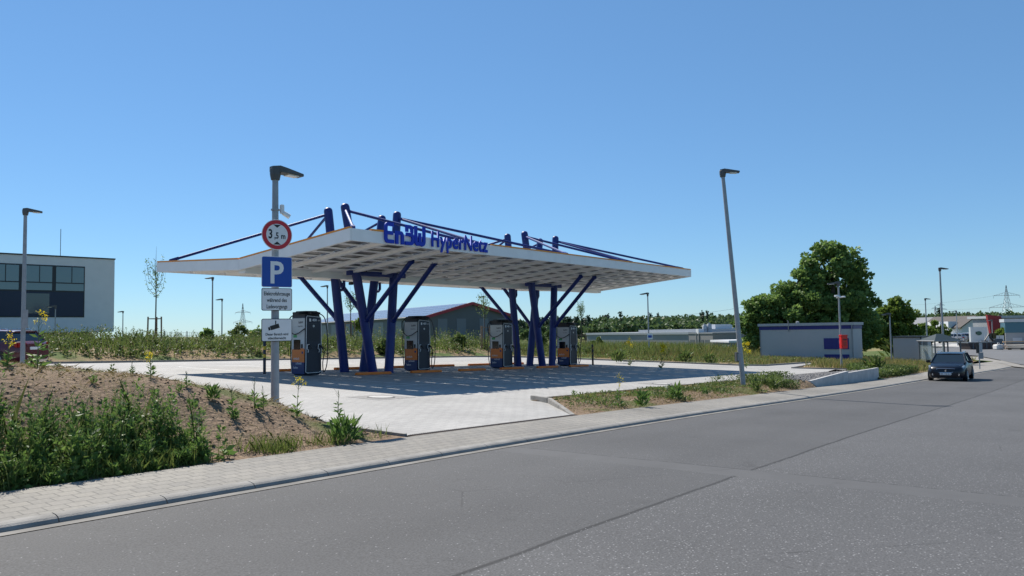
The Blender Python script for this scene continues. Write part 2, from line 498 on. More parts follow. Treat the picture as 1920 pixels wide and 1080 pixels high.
def blade_mesh(name, P, h, m, parent=None, w=0.012, lean=0.35):
    n = len(P); P = np.asarray(P, float)
    h = np.broadcast_to(np.asarray(h, float), (n,))[:, None]
    ang = RNG.uniform(0, 2 * np.pi, n)
    s = np.stack([np.cos(ang), np.sin(ang), np.zeros(n)], 1) * w
    ln = RNG.normal(size=(n, 3)) * lean * h; ln[:, 2] = 0
    up = np.array([0, 0, 1.0]) * h
    m1 = P + up * .55 + ln * .35
    t = P + up + ln
    V = np.stack([P - s, P + s, m1 + s * .7, t, m1 - s * .7], 1).reshape(-1, 3)
    F = np.arange(5 * n).reshape(n, 5)
    return npmesh(name, V, F, m, parent)

def plant_points(spots, leaves, size):
    """leaves set along the stems of many upright plants: positions, sizes, directions"""
    P, S, D = [], [], []
    for (x, y, z, h) in spots:
        n = max(8, int(leaves * random.uniform(.7, 1.3)))
        lx_, ly_ = random.gauss(0, .13) * h, random.gauss(0, .13) * h
        t = RNG.random(n) ** .8; a = RNG.uniform(0, 6.28, n); br = h * .14 * (1.15 - t)
        P.append(np.stack([x + lx_ * t + br * np.cos(a) * RNG.random(n), y + ly_ * t + br * np.sin(a) * RNG.random(n), z + t * h], 1))
        S.append(size * (1.25 - .75 * t) * RNG.uniform(.7, 1.3, n) * random.uniform(.8, 1.25))
        D.append(np.stack([np.cos(a), np.sin(a), .25 + .6 * t], 1))
    return np.concatenate(P), np.concatenate(S), np.concatenate(D)

def scatter(fn, n, x0, x1, y0, y1, keep=None):
    out = []
    while len(out) < n:
        x, y = random.uniform(x0, x1), random.uniform(y0, y1)
        if keep is None or random.random() < keep(x, y):
            out.append((x, y, fn(x, y)))
    return np.array(out)

# ------------------------------------------------------------------ the setting: ground, road, pavement, lot
def grid(name, xs, ys, zf, m, smooth=True):
    nx, ny = len(xs), len(ys)
    V = [(x, y, zf(x, y)) for y in ys for x in xs]
    F = [(j * nx + i, j * nx + i + 1, (j + 1) * nx + i + 1, (j + 1) * nx + i) for j in range(ny - 1) for i in range(nx - 1)]
    o = npmesh(name, V, F, m)
    if smooth: o.data.polygons.foreach_set('use_smooth', np.ones(len(F), bool))
    return o

def lin(a, b, step):
    return list(np.linspace(a, b, max(2, int(round((b - a) / step)) + 1)))

def far_axis(a, b, step, out):
    core = lin(a, b, step); e = []
    d = step
    x = b
    while x < out:
        d *= 1.25; x += d; e.append(x)
    s = []; d = step; x = a
    while x > -out:
        d *= 1.25; x -= d; s.append(x)
    return s[::-1] + core + e

def hill(x, y):
    """wooded rise a few hundred metres off"""
    ox, oy = x * UX - y * -(-UY), 0
    # depth along the camera's view
    dep = UY * x + UX * y
    lat = (UX * x - UY * y) / max(dep, 1.0)
    return smooth01((dep - 230) / 260) * 5.0 * smooth01((lat + .16) / .1)

def ground_z(x, y):
    zl = max(-1.6, min(0.7, lot(x, y)))
    zk = kz(x)
    t = smooth01((y - 6) / 6.0)
    return zk * (1 - t) + zl * t - 0.16 + hill(x, y)

struct(grid('ground', far_axis(-30, 110, 2.0, 3000), far_axis(-20, 110, 2.0, 3000), ground_z, M_ground))

def kerb_y(x):
    return 7.5 - 0.9 * smooth01((x - 46) / 3.0) - 1.6 * smooth01((x - 49) / 30)

xs_r = lin(-40, 110, 1.0)
def strip(name, xs, ya, yb, za, zb, m, n=2):
    V, F = [], []
    for x in xs:
        a, b, c, d = ya(x), yb(x), za(x), zb(x)
        for k in range(n):
            t = k / (n - 1)
            V.append((x, a + (b - a) * t, c + (d - c) * t))
    for i in range(len(xs) - 1):
        for k in range(n - 1):
            F.append((i * n + k, (i + 1) * n + k, (i + 1) * n + k + 1, i * n + k + 1))
    return npmesh(name, V, F, m)

struct(strip('road', xs_r, lambda x: -1.6, lambda x: kerb_y(x) - .17, kz, kz, M_asphalt, 8))
struct(strip('gutter', xs_r, lambda x: kerb_y(x) - .17, lambda x: kerb_y(x) + .05, lambda x: kz(x) + .006, lambda x: kz(x) - .004, M_gutter))
struct(strip('verge', xs_r, lambda x: -12.0, lambda x: -1.6, lambda x: kz(x) + .05, lambda x: kz(x) + .05, M_ground))

# rounded kerb stones, one metre long with a dark joint
def kerb_mesh():
    mb = MB()
    prof = [(0, -.03), (.006, .012), (.022, .034), (.05, .050), (.09, .060), (.155, .066), (.155, .0)]
    x = -12.0
    while x < 108:
        x1 = x + .99
        def e(px_, pz_): return (x, kerb_y(x) + px_, kz(x) + pz_)
        def f(px_, pz_): return (x1, kerb_y(x1) + px_, kz(x1) + pz_)
        mb.prism(prof, e, f)
        x += 1.0
    return mb
struct(kerb_mesh().build('kerb', M_kerb, smooth=False))
struct(strip('pavement', lin(-40, 46, 1.0), lambda x: kerb_y(x) + .165, lambda x: 8.80, lambda x: kz(x) + .064, lambda x: kz(x) + .122, M_pave, 3))

# the lot: one tilted plane of pavers, with an exit path at its far right
LOT = [(8.75, 8.97), (13.45, 8.97), (15.45, 10.95), (15.95, 11.8), (47.3, 11.85), (45.6, 14.9), (58.2, 16.9), (58.5, 17.6), (47.9, 17.2), (46.4, 18.2), (46.6, 22), (46.3, 30),
       (45.7, 34.5), (44.2, 36.2), (42, 36.9), (8.75, 37.6)]
me = bpy.data.meshes.new('lot'); me.from_pydata([(x, y, lot(x, y)) for x, y in LOT], [], [tuple(range(len(LOT)))])
me.materials.append(M_lot); o = bpy.data.objects.new('lot', me); COL.objects.link(o); struct(o); o.name = 'parking_lot'

def edging(name, pts, w=.07, h=.05, m=M_kerb, hz=None):
    mb = MB()
    for (a, b) in zip(pts[:-1], pts[1:]):
        a2, b2 = Vector(a), Vector(b); n = max(1, int((b2 - a2).length / 2))
        for i in range(n):
            p, q = a2.lerp(b2, i / n), a2.lerp(b2, (i + .995) / n)
            d = (q - p).normalized(); s = Vector((-d.y, d.x)) * w / 2
            z0, z1 = lot(*p), lot(*q)
            c = [(p - s, z0), (q - s, z1), (q + s, z1), (p + s, z0)]
            mb.hexa([(k.x, k.y, z - .2) for k, z in c] + [(k.x, k.y, z + h) for k, z in c])
    return struct(mb.build(name, m, fix=False))
edging('lot_edging', [(15.95, 11.83), (47.2, 11.88)], .06, .03)
edging('lot_edging', [(8.73, 9.0), (8.73, 37.6)], .06, .03)
edging('lot_kerb', [(8.7, 37.65), (42, 36.95), (44.25, 36.25), (45.78, 34.52), (46.38, 30), (46.68, 22), (46.48, 18.25), (47.95, 17.25), (58.5, 17.65)], .12, .09)
edging('lot_kerb', [(47.4, 11.9), (45.62, 14.84), (58.2, 16.84)], .10, .07)

# bay lines painted on the pavers (front and back rows)
mb = MB()
def sheet(x0, x1, y0, y1, dz=.004):
    mb.add([(x, y, lot(x, y) + dz) for x, y in ((x0, y0), (x1, y0), (x1, y1), (x0, y1))], [(0, 1, 2, 3)])
for k in range(8):
    X = 16.15 + 2.95 * k + 1.45
    for (a, b) in ((17.6, 22.6), (27.1, 32.2)):
        sheet(X - .05, X + .05, a, b)
sheet(16.2, 39.6, 17.5, 17.6); sheet(16.2, 39.6, 32.2, 32.3)
bl = struct(mb.build('bay_markings', M_line, fix=False))

# soil bank on the left of the entrance
struct(grid('soil_mound', lin(-16, 8.68, .22), lin(8.82, 38, .22), lambda x, y: (base(x, y) if y < 11.8 else max(-1.6, lot(x, y))) - .02 + mound(x, y), M_soil))
# planting strip on the right of the entrance, down to the retaining wall
def planter_z(x, y):
    a, b = kz(x) + .118, lot(x, 11.8)
    t = max(0.0, (y - 8.78) / 3.0)
    e = smooth01((x - 13.6) / 1.5)
    a += .22 * smooth01((x - 27.6) / 2.2) * smooth01(t / .12)
    return a + (b - a) * t ** .8 + e * .10 * math.sin(math.pi * min(1, t)) + .035 * hsh(x, y, .6) * math.sin(math.pi * min(1, t)) - .012
def planter_patch():
    V, F = [], []
    ny = 14; xs = lin(13.5, 29.9, .2)
    for x in xs:
        y1 = min(11.79, 8.80 + max(0.03, (x - 13.45)) * 1.06 if x < 15.6 else 11.79)
        for k in range(ny):
            y = 8.80 + (y1 - 8.80) * k / (ny - 1)
            V.append((x, y, planter_z(x, y)))
    for i in range(len(xs) - 1):
        for k in range(ny - 1):
            F.append((i * ny + k, (i + 1) * ny + k, (i + 1) * ny + k + 1, i * ny + k + 1))
    o = npmesh('planting_strip', V, F, M_soil)
    o.data.polygons.foreach_set('use_smooth', np.ones(len(F), bool))
    return o
struct(planter_patch())
# embankment behind the lot
def bank_z(x, y):
    y0 = 37.5 - .75 * smooth01((x - 8) / 36)
    t = smooth01((y - y0 - .1) / 4.5)
    edge = max(-1.6, lot(x, y0))
    return max(-1.6, min(.9, lot(x, y))) - .03 + t * (.55 + .2 * hsh(x, y, 4)) * (1 - .5 * smooth01((x - 46) / 5)) + .05 * hsh(x, y, .8) * t
struct(grid('embankment', lin(-45, 70, .8), lin(36.7, 62, .6), lambda x, y: bank_z(x, y) if not (8.6 < x < 46.2 and y < 37.7 - .9 * smooth01((x - 8) / 36)) else lot(x, y) - .1, M_soil2))
# meadow right of the lot
def meadow_z(x, y):
    return max(-1.6, lot(x, y)) + .02 + .12 * smooth01((y - 13) / 4) * (0.6 + .4 * hsh(x, y, 3))
def meadow_patch():
    V, F = [], []
    xs, ys = lin(45.2, 74, .4), lin(8.8, 46, .4)
    ok = lambda x, y: not (y < 18.6 and y > 11.8 and x < 58.6 and y < 17.9 and y > 11.8 + (x - 47.3) * .0 and (y > 14.7 + (x - 46) * .16))
    idx = {}
    for y in ys:
        for x in xs:
            idx[(x, y)] = len(V)
            z = meadow_z(x, y) if y > 11.9 else base(x, y) + .01
            if not ok(x, y) or (11.8 < y < 17 and x < 47.5 - (y - 11.85) * .55) or (y >= 16 and x < 46.75): z = lot(x, y) - .12
            V.append((x, y, z))
    nx = len(xs)
    F = [(j * nx + i, j * nx + i + 1, (j + 1) * nx + i + 1, (j + 1) * nx + i) for j in range(len(ys) - 1) for i in range(nx - 1)]
    o = npmesh('meadow', V, F, M_soil2)
    o.data.polygons.foreach_set('use_smooth', np.ones(len(F), bool))
    return o
struct(meadow_patch())

struct(grid('grass_verge', lin(40.1, 47.2, .3), lin(8.82, 11.84, .3), lambda x, y: base(x, y) - .012 + (.30 * smooth01((41.6 - x) / 1.4) * smooth01((y - 8.9) / .5) * smooth01((11.7 - y) / .8)), M_soil2))
# junction beyond the car: pavement corner, grass island, side road
ZJ = lambda x, y: max(-1.6, kz(x))
def decal(name, pix, z, m):
    """a level sheet on the ground, from its outline in the photograph"""
    P = []
    for x, y in pix:
        v = _fw + _rt * ((x - 960) / FPX) - _up * ((y - 540) / FPX)
        d = (z - CAMH) / v.z
        w = old2w(v.x * d, v.y * d); P.append((w.x, w.y, z))
    me = bpy.data.meshes.new(name); me.from_pydata(P, [], [tuple(range(len(P)))]); me.materials.append(m)
    o = bpy.data.objects.new(name, me); COL.objects.link(o); return struct(o)
M_cornerpave = paver_mat('corner pavers', (0.27, 0.25, 0.22), (0.24, 0.225, 0.20), (0.15, .14, .13), .2, .2, 0, .01, .1)
struct(strip('corner_pavement', lin(46, 110, 1.0), lambda x: kerb_y(x) + .165, lambda x: 8.9 if x < 62 else 8.9 - (x - 62) * .12, lambda x: kz(x) + .064, lambda x: kz(x) + .122, M_cornerpave, 3))
edge_y = lambda x: 8.9 if x < 62 else 8.9 - (x - 62) * .12
struct(strip('pavement_edge', lin(46, 110, 1.0), edge_y, lambda x: edge_y(x) + .06, lambda x: kz(x) + .121, lambda x: kz(x) - .25, M_kerb))
decal('side_road', [(1690, 655), (1800, 650), (2300, 655), (2300, 700), (1990, 690), (1915, 683.5), (1870, 674), (1835, 667), (1760, 663)], -1.38, M_asphalt2)
decal('side_path', [(1780, 668), (1835, 668.5), (1870, 675), (1915, 684.5), (1990, 692), (1990, 696), (1900, 687), (1860, 677), (1790, 672)], -1.372, M_cornerpave)
decal('far_yard', [(1690, 640), (1930, 644), (2500, 646), (2500, 655), (1780, 650), (1690, 648)], -1.372, M_concrete)

# gravel bed between lot and retaining wall (loose stones)
struct(strip('gravel_bed', lin(29.8, 40.3, .35), lambda x: 9.12, lambda x: 11.8, lambda x: kz(x) + .32 + .24 * min(1, (x - 29.8) / 10), lambda x: lot(x, 11.8) - .01, mat('gravel base', (.06, .06, .062), .9, noise=.3, nscale=12), 4))
n = 2600
xs_, ys_ = RNG.uniform(28.6, 40.2, n), RNG.uniform(9.14, 11.75, n)
V, F = [], []
for x, y in zip(xs_, ys_):
    z = (kz(x) + .32 + .24 * min(1, (x - 29.8) / 10)) * (11.8 - y) / 2.7 + (lot(x, 11.8)) * (y - 9.1) / 2.7 if x > 29.8 else planter_z(x, y) + .01
    r = random.uniform(.03, .075)
    o6 = [(r, 0, 0), (-r, 0, 0), (0, r, 0), (0, -r, 0), (0, 0, r * .8), (0, 0, -r * .6)]
    a = random.uniform(0, 6.28); b = len(V)
    for p in o6:
        V.append((x + p[0] * math.cos(a) - p[1] * math.sin(a) + random.uniform(-.3, .3) * r, y + p[0] * math.sin(a) + p[1] * math.cos(a), z + p[2] + random.uniform(-.2, .2) * r))
    F += [(b + i, b + j, b + k) for i, j, k in ((0, 2, 4), (2, 1, 4), (1, 3, 4), (3, 0, 4), (2, 0, 5), (1, 2, 5), (3, 1, 5), (0, 3, 5))]
tag(npmesh('gravel', V, F, mat('dark gravel', (.12, .12, .125), .85, noise=.4, nscale=7)), 'dark grey loose gravel behind the low concrete retaining wall', 'gravel', kind='stuff')

# ------------------------------------------------------------------ small things on the ground
def wall_piece(x0, x1, h0, h1, label):
    t = thing('retaining_wall', label, 'low wall', (x0, 9.0, kz(x0) + .1), 0, 'low concrete walls beside the pavement')
    L_ = x1 - x0; dz = kz(x1) - kz(x0)
    mb = MB().hexa([(0, 0, -.15), (L_, 0, dz - .15), (L_, .12, dz - .15), (0, .12, -.15), (0, 0, h0), (L_, 0, dz + h1), (L_, .12, dz + h1), (0, .12, h0)])
    mb.build('wall_slab', mat('wall concrete', (.44, .43, .42), .85, noise=.16, nscale=2.5, bump=.25), t, bevel=.008)
wall_piece(29.8, 35.0, .26, .52, 'longer concrete retaining wall with a sloping top, nearer the leaning lamp')
wall_piece(35.02, 40.4, .44, .56, 'concrete retaining wall with a notched top, nearer the dark car')
# kerb wedge at the right of the entrance
t = thing('entrance_kerb', 'pale concrete kerb stones tapering down to the pavement beside the lot entrance', 'kerb', (0, 0, 0))
def wedge(a, b, ha, hb):
    a, b = Vector(a), Vector(b); d = (b - a).normalized(); s = Vector((-d.y, d.x)) * .05
    q = [a - s, b - s, b + s, a + s]; zz = [lot(*a), lot(*b), lot(*b), lot(*a)]; hh = [ha, hb, hb, ha]
    return MB().hexa([(p.x, p.y, z - .1) for p, z in zip(q, zz)] + [(p.x, p.y, z + h) for p, z, h in zip(q, zz, hh)])
wedge((15.9, 11.78), (15.42, 10.92), .11, .13).build('kerb_stone', M_kerb, t, bevel=.01)
wedge((15.40, 10.88), (14.45, 9.92), .13, .08).build('kerb_stone', M_kerb, t, bevel=.01)
wedge((14.43, 9.9), (13.5, 8.95), .08, .01).build('kerb_stone', M_kerb, t, bevel=.005)
# drain channel
t = thing('drain_channel', 'narrow brown drain channel across the lot entrance', 'drain', (8.75, 8.81, 0))
def strip_local(y0, y1, dz, x0=0, x1=4.75):
    mb = MB(); n = 20
    for i in range(n):
        a, b = x0 + (x1 - x0) * i / n, x0 + (x1 - x0) * (i + 1) / n
        za, zb = kz(8.75 + a) + .122 + dz, kz(8.75 + b) + .122 + dz
        mb.hexa([(a, y0, za - .08), (b, y0, zb - .08), (b, y1, zb - .08), (a, y1, za - .08), (a, y0, za), (b, y0, zb), (b, y1, zb), (a, y1, za)])
    return mb
strip_local(0, .16, .0).build('channel_frame', mat('rusty steel', (.10, .075, .06), .7, .3, noise=.3), t, fix=False)
mb = MB()
for i in range(95):
    x = .02 + i * .05; z = kz(8.75 + x) + .124
    mb.box(x, x + .018, .02, .14, z - .02, z + .006)
mb.build('grate', mat('grate steel', (.05, .04, .036), .6, .3), t, fix=False)
# manholes
def manhole(x, y, label):
    t = thing('manhole', label, 'manhole cover', (x, y, lot(x, y)), 0, 'manhole covers in the lot')
    t.rotation_euler = (math.atan(.02345), math.atan(.02476), 0)
    mb = MB(); mb.box(-.62, .62, -.62, .62, -.02, .004); mb.build('surround', mat('setts', (.23, .22, .21), .9, noise=.3, nscale=9, bump=.6, bscale=14), t)
    mb = MB().lathe([(.36, -.01), (.36, .012), (.33, .014)], n=32); mb.build('cover_ring', mat('cast iron', (.10, .10, .10), .6, .5), t)
    mb = MB().lathe([(.31, -.01), (.31, .016), (.0, .017)], n=32); mb.build('cover', M_concrete, t)
manhole(13.45, 14.75, 'round concrete manhole cover set in a square of setts near the lot entrance')
manhole(25.0, 12.75, 'round manhole cover at the lot edge by the planting strip')
mb = MB(); mb.box(-.35, .35, -.16, .16, -.1, .03); o = mb.build('drain_gully', mat('iron grating', (.05, .05, .05), .6, .4), bevel=.01)
o.location = (45.9, 25.8, lot(45.9, 25.8) + .02); o.rotation_euler = (0, 0, R(90)); tag(o, 'dark drain grating at the back kerb of the lot, right of the canopy', 'drain')

# wheel stops
def wheel_stop():
    t = thing('wheel_stop', 'x', 'wheel stop', (0, 0, 0), 0, 'orange wheel stops in two rows under the canopy')
    prof = [(-.09, 0), (.09, 0), (.06, .10), (-.06, .10)]
    MB().prism(prof, lambda y, z: (-.9, y, z), lambda y, z: (.9, y, z)).build('rubber_block', M_stop, t, bevel=.02)
    return t
ws = None
names_f = ['third orange wheel stop from the left in the front row, in front of the crossed columns', 'orange front wheel stop just right of the second charger', 'orange front wheel stop midway between the two column groups',
           'orange front wheel stop before the third charger', 'orange front wheel stop before the right column group', 'rightmost orange front wheel stop by the slim bollard']
names_b = ['orange back wheel stop behind the left column group', 'orange back wheel stop left of the second charger', 'orange back wheel stop in the open between second and third chargers',
           'orange back wheel stop left behind the third charger', 'orange back wheel stop behind the right column group', 'orange back wheel stop behind the fourth charger']
for k in range(6):
    for row, (y, nm, x0) in enumerate(((22.95, names_f, 20.55), (26.75, names_b, 22.6))):
        x = x0 + 2.95 * k
        if row == 1 and k == 5: x = 19.65
        lab = nm[k] if not (row == 1 and k == 5) else 'leftmost orange back wheel stop, behind the first charger'
        if row == 0 and k == 0: lab = 'leftmost orange front wheel stop, in front of the crossed columns'
        if ws is None:
            ws = wheel_stop(); w = ws; w['label'] = lab
        else: w = copy_tree(ws); w['label'] = lab
        w.location = (x, y, lot(x, y)); w.rotation_euler = (math.atan(.02345), math.atan(.02476), 0)
# bollards
def bollard(x, y, label, h=1.25):
    t = thing('bollard', label, 'bollard', (x, y, lot(x, y)), 0, 'slim dark bollards at the ends of the charger row')
    MB().lathe([(.055, -.05), (.055, h - .03), (.045, h), (0, h + .01)], n=14).build('post', M_dark if x < 20 else M_black, t, True)
    for z in (.62, .92):
        MB().lathe([(.057, z), (.057, z + .13)], n=14).build('band', M_yellow if x < 20 else mat('faded band', (.16, .10, .03), .6), t, True)
bollard(17.35, 25.5, 'dark bollard with two yellow bands left of the first charger')
bollard(37.7, 23.55, 'dark bollard at the right end of the charger row', 1.2)

# ------------------------------------------------------------------ text helper
def text_mesh(s, size, extrude=.004, offset=0.0, align='LEFT', spacing=1.0, xscale=1.0):
    cu = bpy.data.curves.new('lettering', 'FONT')
    cu.body = s; cu.size = size; cu.extrude = extrude; cu.offset = offset
    cu.align_x = align; cu.align_y = 'BOTTOM_BASELINE'; cu.space_character = spacing; cu.space_line = 1.0
    cu.resolution_u = 3
    o = bpy.data.objects.new('tmp_text', cu); COL.objects.link(o)
    dg = bpy.context.evaluated_depsgraph_get(); dg.update()
    me = bpy.data.meshes.new_from_object(o.evaluated_get(dg))
    bpy.data.objects.remove(o)
    me.transform(Matrix.Diagonal((xscale, 1, 1, 1)))
    return me
def text(name, s, size, m, parent, loc, rot, **kw):
    me = text_mesh(s, size, **kw); me.materials.clear(); me.materials.append(m); me.name = name
    o = bpy.data.objects.new(name, me); COL.objects.link(o)
    o.parent = parent; o.location = loc; o.rotation_euler = rot
    return o
FRONT = (math.pi / 2, 0, 0)               # lettering on a face that looks along -Y
SIDE = (math.pi / 2, 0, -math.pi / 2)     # lettering on a face that looks along -X

# ------------------------------------------------------------------ the charging canopy
CX0, CX1, CYF, CYM, CYB = 15.63, 40.0, 18.46, 24.45, 30.25
ZF, ZM, ZB = 4.93, 4.38, 4.66
canopy = thing('charging_canopy', 'long white butterfly canopy on navy columns with stay rods and blue lettering', 'canopy', ((CX0 + CX1) / 2, CYM, 0))
OX, OY = (CX0 + CX1) / 2, CYM
def cadd(mb, name, m, parent=None, **kw):
    mb.v = [(x - OX, y - OY, z) for x, y, z in mb.v]
    return mb.build(name, m, parent or canopy, **kw)
XM = (CX0 + CX1) / 2
FH = .33
for wname, y0, z0, y1, z1 in (('front', CYM, ZM, CYF, ZF), ('back', CYM, ZM, CYB, ZB)):
    Ls = abs(y1 - y0)
    sg = 1 if y1 > y0 else -1
    def P(x, s, h):
        return (x, y0 + sg * s, z0 + (z1 - z0) * s / Ls + h)
    def slab(mb, xa, xb, sa, sb, ha, hb):
        mb.hexa([P(xa, sa, ha), P(xb, sa, ha), P(xb, sb, ha), P(xa, sb, ha), P(xa, sa, hb), P(xb, sa, hb), P(xb, sb, hb), P(xa, sb, hb)])
    for mod, (xa, xb) in enumerate(((CX0, XM), (XM, CX1))):
        nS = 8; W = (xb - xa) / nS
        ceil, pv = MB(), MB()
        for i in range(nS):
            a = xa + i * W + .09; b = xa + (i + 1) * W - .09
            wa, wb = a + .12, a + 1.17
            slab(ceil, a, wa, .12, Ls - .06, -.285, -.27)
            slab(ceil, wb, b, .12, Ls - .06, -.285, -.27)
            s = .12; k = 0
            c = Ls - .62
            edges = []
            while c > .55:
                edges.append((c - .245, c + .245)); c -= .70
            edges = edges[::-1]
            prev = .12
            for (sa, sb) in edges:
                slab(ceil, wa, wb, prev, sa, -.285, -.27); prev = sb
            slab(ceil, wa, wb, prev, Ls - .06, -.285, -.27)
            # solar modules above the openings; in the lighter strips a narrow gap lets daylight in
            if i % 2 == 0 or i in (5,):
                slab(pv, a - .05, wb - .10, .12, Ls - .07, -.262, -.252)
                slab(pv, wb - .03, b + .07, .12, Ls - .07, -.262, -.252)
            else:
                slab(pv, a - .05, b + .07, .12, Ls - .07, -.262, -.252)
            if i in (1, 3, 6):
                junction = MB(); junction.path([P(wa - .3, .9, -.31), P(wa + .1, 1.05, -.36), P(wa + .5, .95, -.34)], .012, 5)
                slab(junction, wa - .1, wa + .1, 1.0, 1.2, -.36, -.30)
                cadd(junction, 'cable_run', M_black)
        cadd(ceil, 'ceiling_panel', M_ceil, fix=False)
        cadd(pv, 'solar_panel', M_pvunder, fix=False)
        for i in range(nS + (1 if mod == 1 else 0)):
            x = xa + i * W
            q = MB()
            x_a, x_b = max(CX0 + .02, x - .085), min(CX1 - .02, x + .085)
            slab(q, x_a, x_b, .12, Ls - .03, -.375, -.07)
            cadd(q, 'roof_beam', M_white)
        # outer fascia with its orange trim
        q = MB(); slab(q, xa + (.0 if mod == 0 else .006), xb - (.006 if mod == 0 else 0), Ls - .03, Ls + .03, -FH - .06, .0)
        fa = cadd(q, 'fascia', M_white, bevel=.008)
        q = MB()
        if wname == 'front' and mod == 0:
            slab(q, 16.45, 17.0, Ls - .08, Ls + .05, .0, .05)
            cadd(q, 'trim', M_orange, fa); q = MB(); slab(q, 22.5, xb - .01, Ls - .08, Ls + .05, .0, .045)
        else:
            slab(q, xa + .01, xb - .01, Ls - .08, Ls + .05, .0, .045)
        cadd(q, 'trim', M_orange, fa)
    for xe, sx in ((CX0, -1), (CX1, 1)):
        q = MB()
        slab(q, min(xe, xe + sx * .06), max(xe, xe + sx * .06), 0, Ls + .03, -FH - .06, .0)
        fa = cadd(q, 'fascia', M_white, bevel=.008)
        q = MB(); slab(q, xe - .07, xe + .07, .05, Ls - .02, .003, .05)
        cadd(q, 'trim', M_orange, fa)
    # roof skin on top of the beams
    q = MB(); slab(q, CX0 + .05, CX1 - .05, .0, .11, -.10, -.02); cadd(q, 'valley_strip', M_white)
q = MB().box(CX0 + .06, CX1 - .06, CYM - .20, CYM + .20, ZM - .50, ZM - .12)
cadd(q, 'valley_gutter', M_white, bevel=.02)
# columns, struts, rods: two groups of four
def rod(a, b, r=.055):
    return MB().tube(a, b, r, n=8)
for gi, gx in enumerate((0.0, 11.8)):
    g_mid = 21.75 + gx
    rows = [(23.75, 21.25, 19.75, 'f'), (23.75, 22.10, 22.60, 'f'), (25.10, 20.90, 19.93, 'b'), (25.10, 21.90, 22.90, 'b')]
    for (y, xb_, xt_, w) in rows:
        xb_, xt_ = xb_ + gx, xt_ + gx
        zb_ = lot(xb_, y); zt = 6.82
        yt = y - .05 if w == 'f' else y - .15
        p0, p1 = Vector((xb_, y, zb_ - .05)), Vector((xt_, yt, zt))
        d = (p1 - p0).normalized()
        pts = [p0, p1 - d * .16, p1 - d * .10, p1 - d * .05, p1 - d * .015, p1]
        c = cadd(MB().path(pts, [.19, .175, .165, .135, .08, .02], 20), 'column', M_blue, smooth=True)
        cadd(MB().path([p0, p0 + Vector((0, 0, .06))], [.27, .27], 16), 'base_plate', M_blue, c)
        def on(z):
            t = (z - p0.z) / (p1.z - p0.z); return p0.lerp(p1, t)
        # strut to the wing
        if w == 'f':
            e = Vector((xb_ - .75 if xb_ < g_mid else xb_ - .35, 20.7, ZM + (ZF - ZM) * (CYM - 20.7) / (CYM - CYF) - .32))
        else:
            e = Vector((xb_ - .95 if xb_ < g_mid - .4 else xb_ + .0, 26.9, ZM + (ZB - ZM) * (26.9 - CYM) / (CYB - CYM) - .32))
        s0 = on(zb_ + 2.05)
        _dd = (e - s0).normalized()
        st = cadd(MB().tube(s0, e, .095, n=12).tube(s0 + _dd * .16, s0 + _dd * .24, .125, n=12).tube(e - _dd * .10, e - _dd * .04, .125, n=12), 'strut', M_blue, smooth=True)
        # stay rods from the mast head to the roof edge
        m0 = CX0 + .35 if gi == 0 else XM + .25
        m1 = XM - .25 if gi == 0 else CX1 - .35
        ye = CYF + .30 if w == 'f' else CYB - .30
        ze = (ZF if w == 'f' else ZB) + .05
        own = m0 if xt_ < g_mid else m1
        mid = g_mid + (-.35 if xt_ < g_mid else .35)
        for xe in (own, mid):
            a = p1 - d * .28; b = Vector((xe, ye, ze + .03))
            dd = (b - a).normalized()
            rr = cadd(rod(a, b, .055), 'stay_rod', M_blue, smooth=True)
            cadd(MB().obox(b - dd * .16, dd, Vector((-dd.y, dd.x, 0)).normalized(), Vector((0, 0, 1)), .20, .07, .055), 'foot_bracket', M_blue, rr, bevel=.015)
        # rain pipe elbow at the back columns
        if w == 'b':
            h = on(ZM - .95)
            cadd(MB().path([h, h + Vector((.42, .12, .06)), h + Vector((.52, .14, .16)), h + Vector((.52, .14, .45))], .06, 8), 'rain_pipe', M_blue, smooth=True)
    q = MB().box(19.95 + gx, 23.0 + gx, 23.62, 23.86, ZM - .40, ZM - .18)
    cadd(q, 'cross_beam', M_blue, bevel=.01)
# small floodlights under the back edge
for x in (25.4, 25.9):
    cadd(MB().box(x - .09, x + .09, 29.9, 30.1, ZB - .55, ZB - .40), 'floodlight', M_black, bevel=.02)
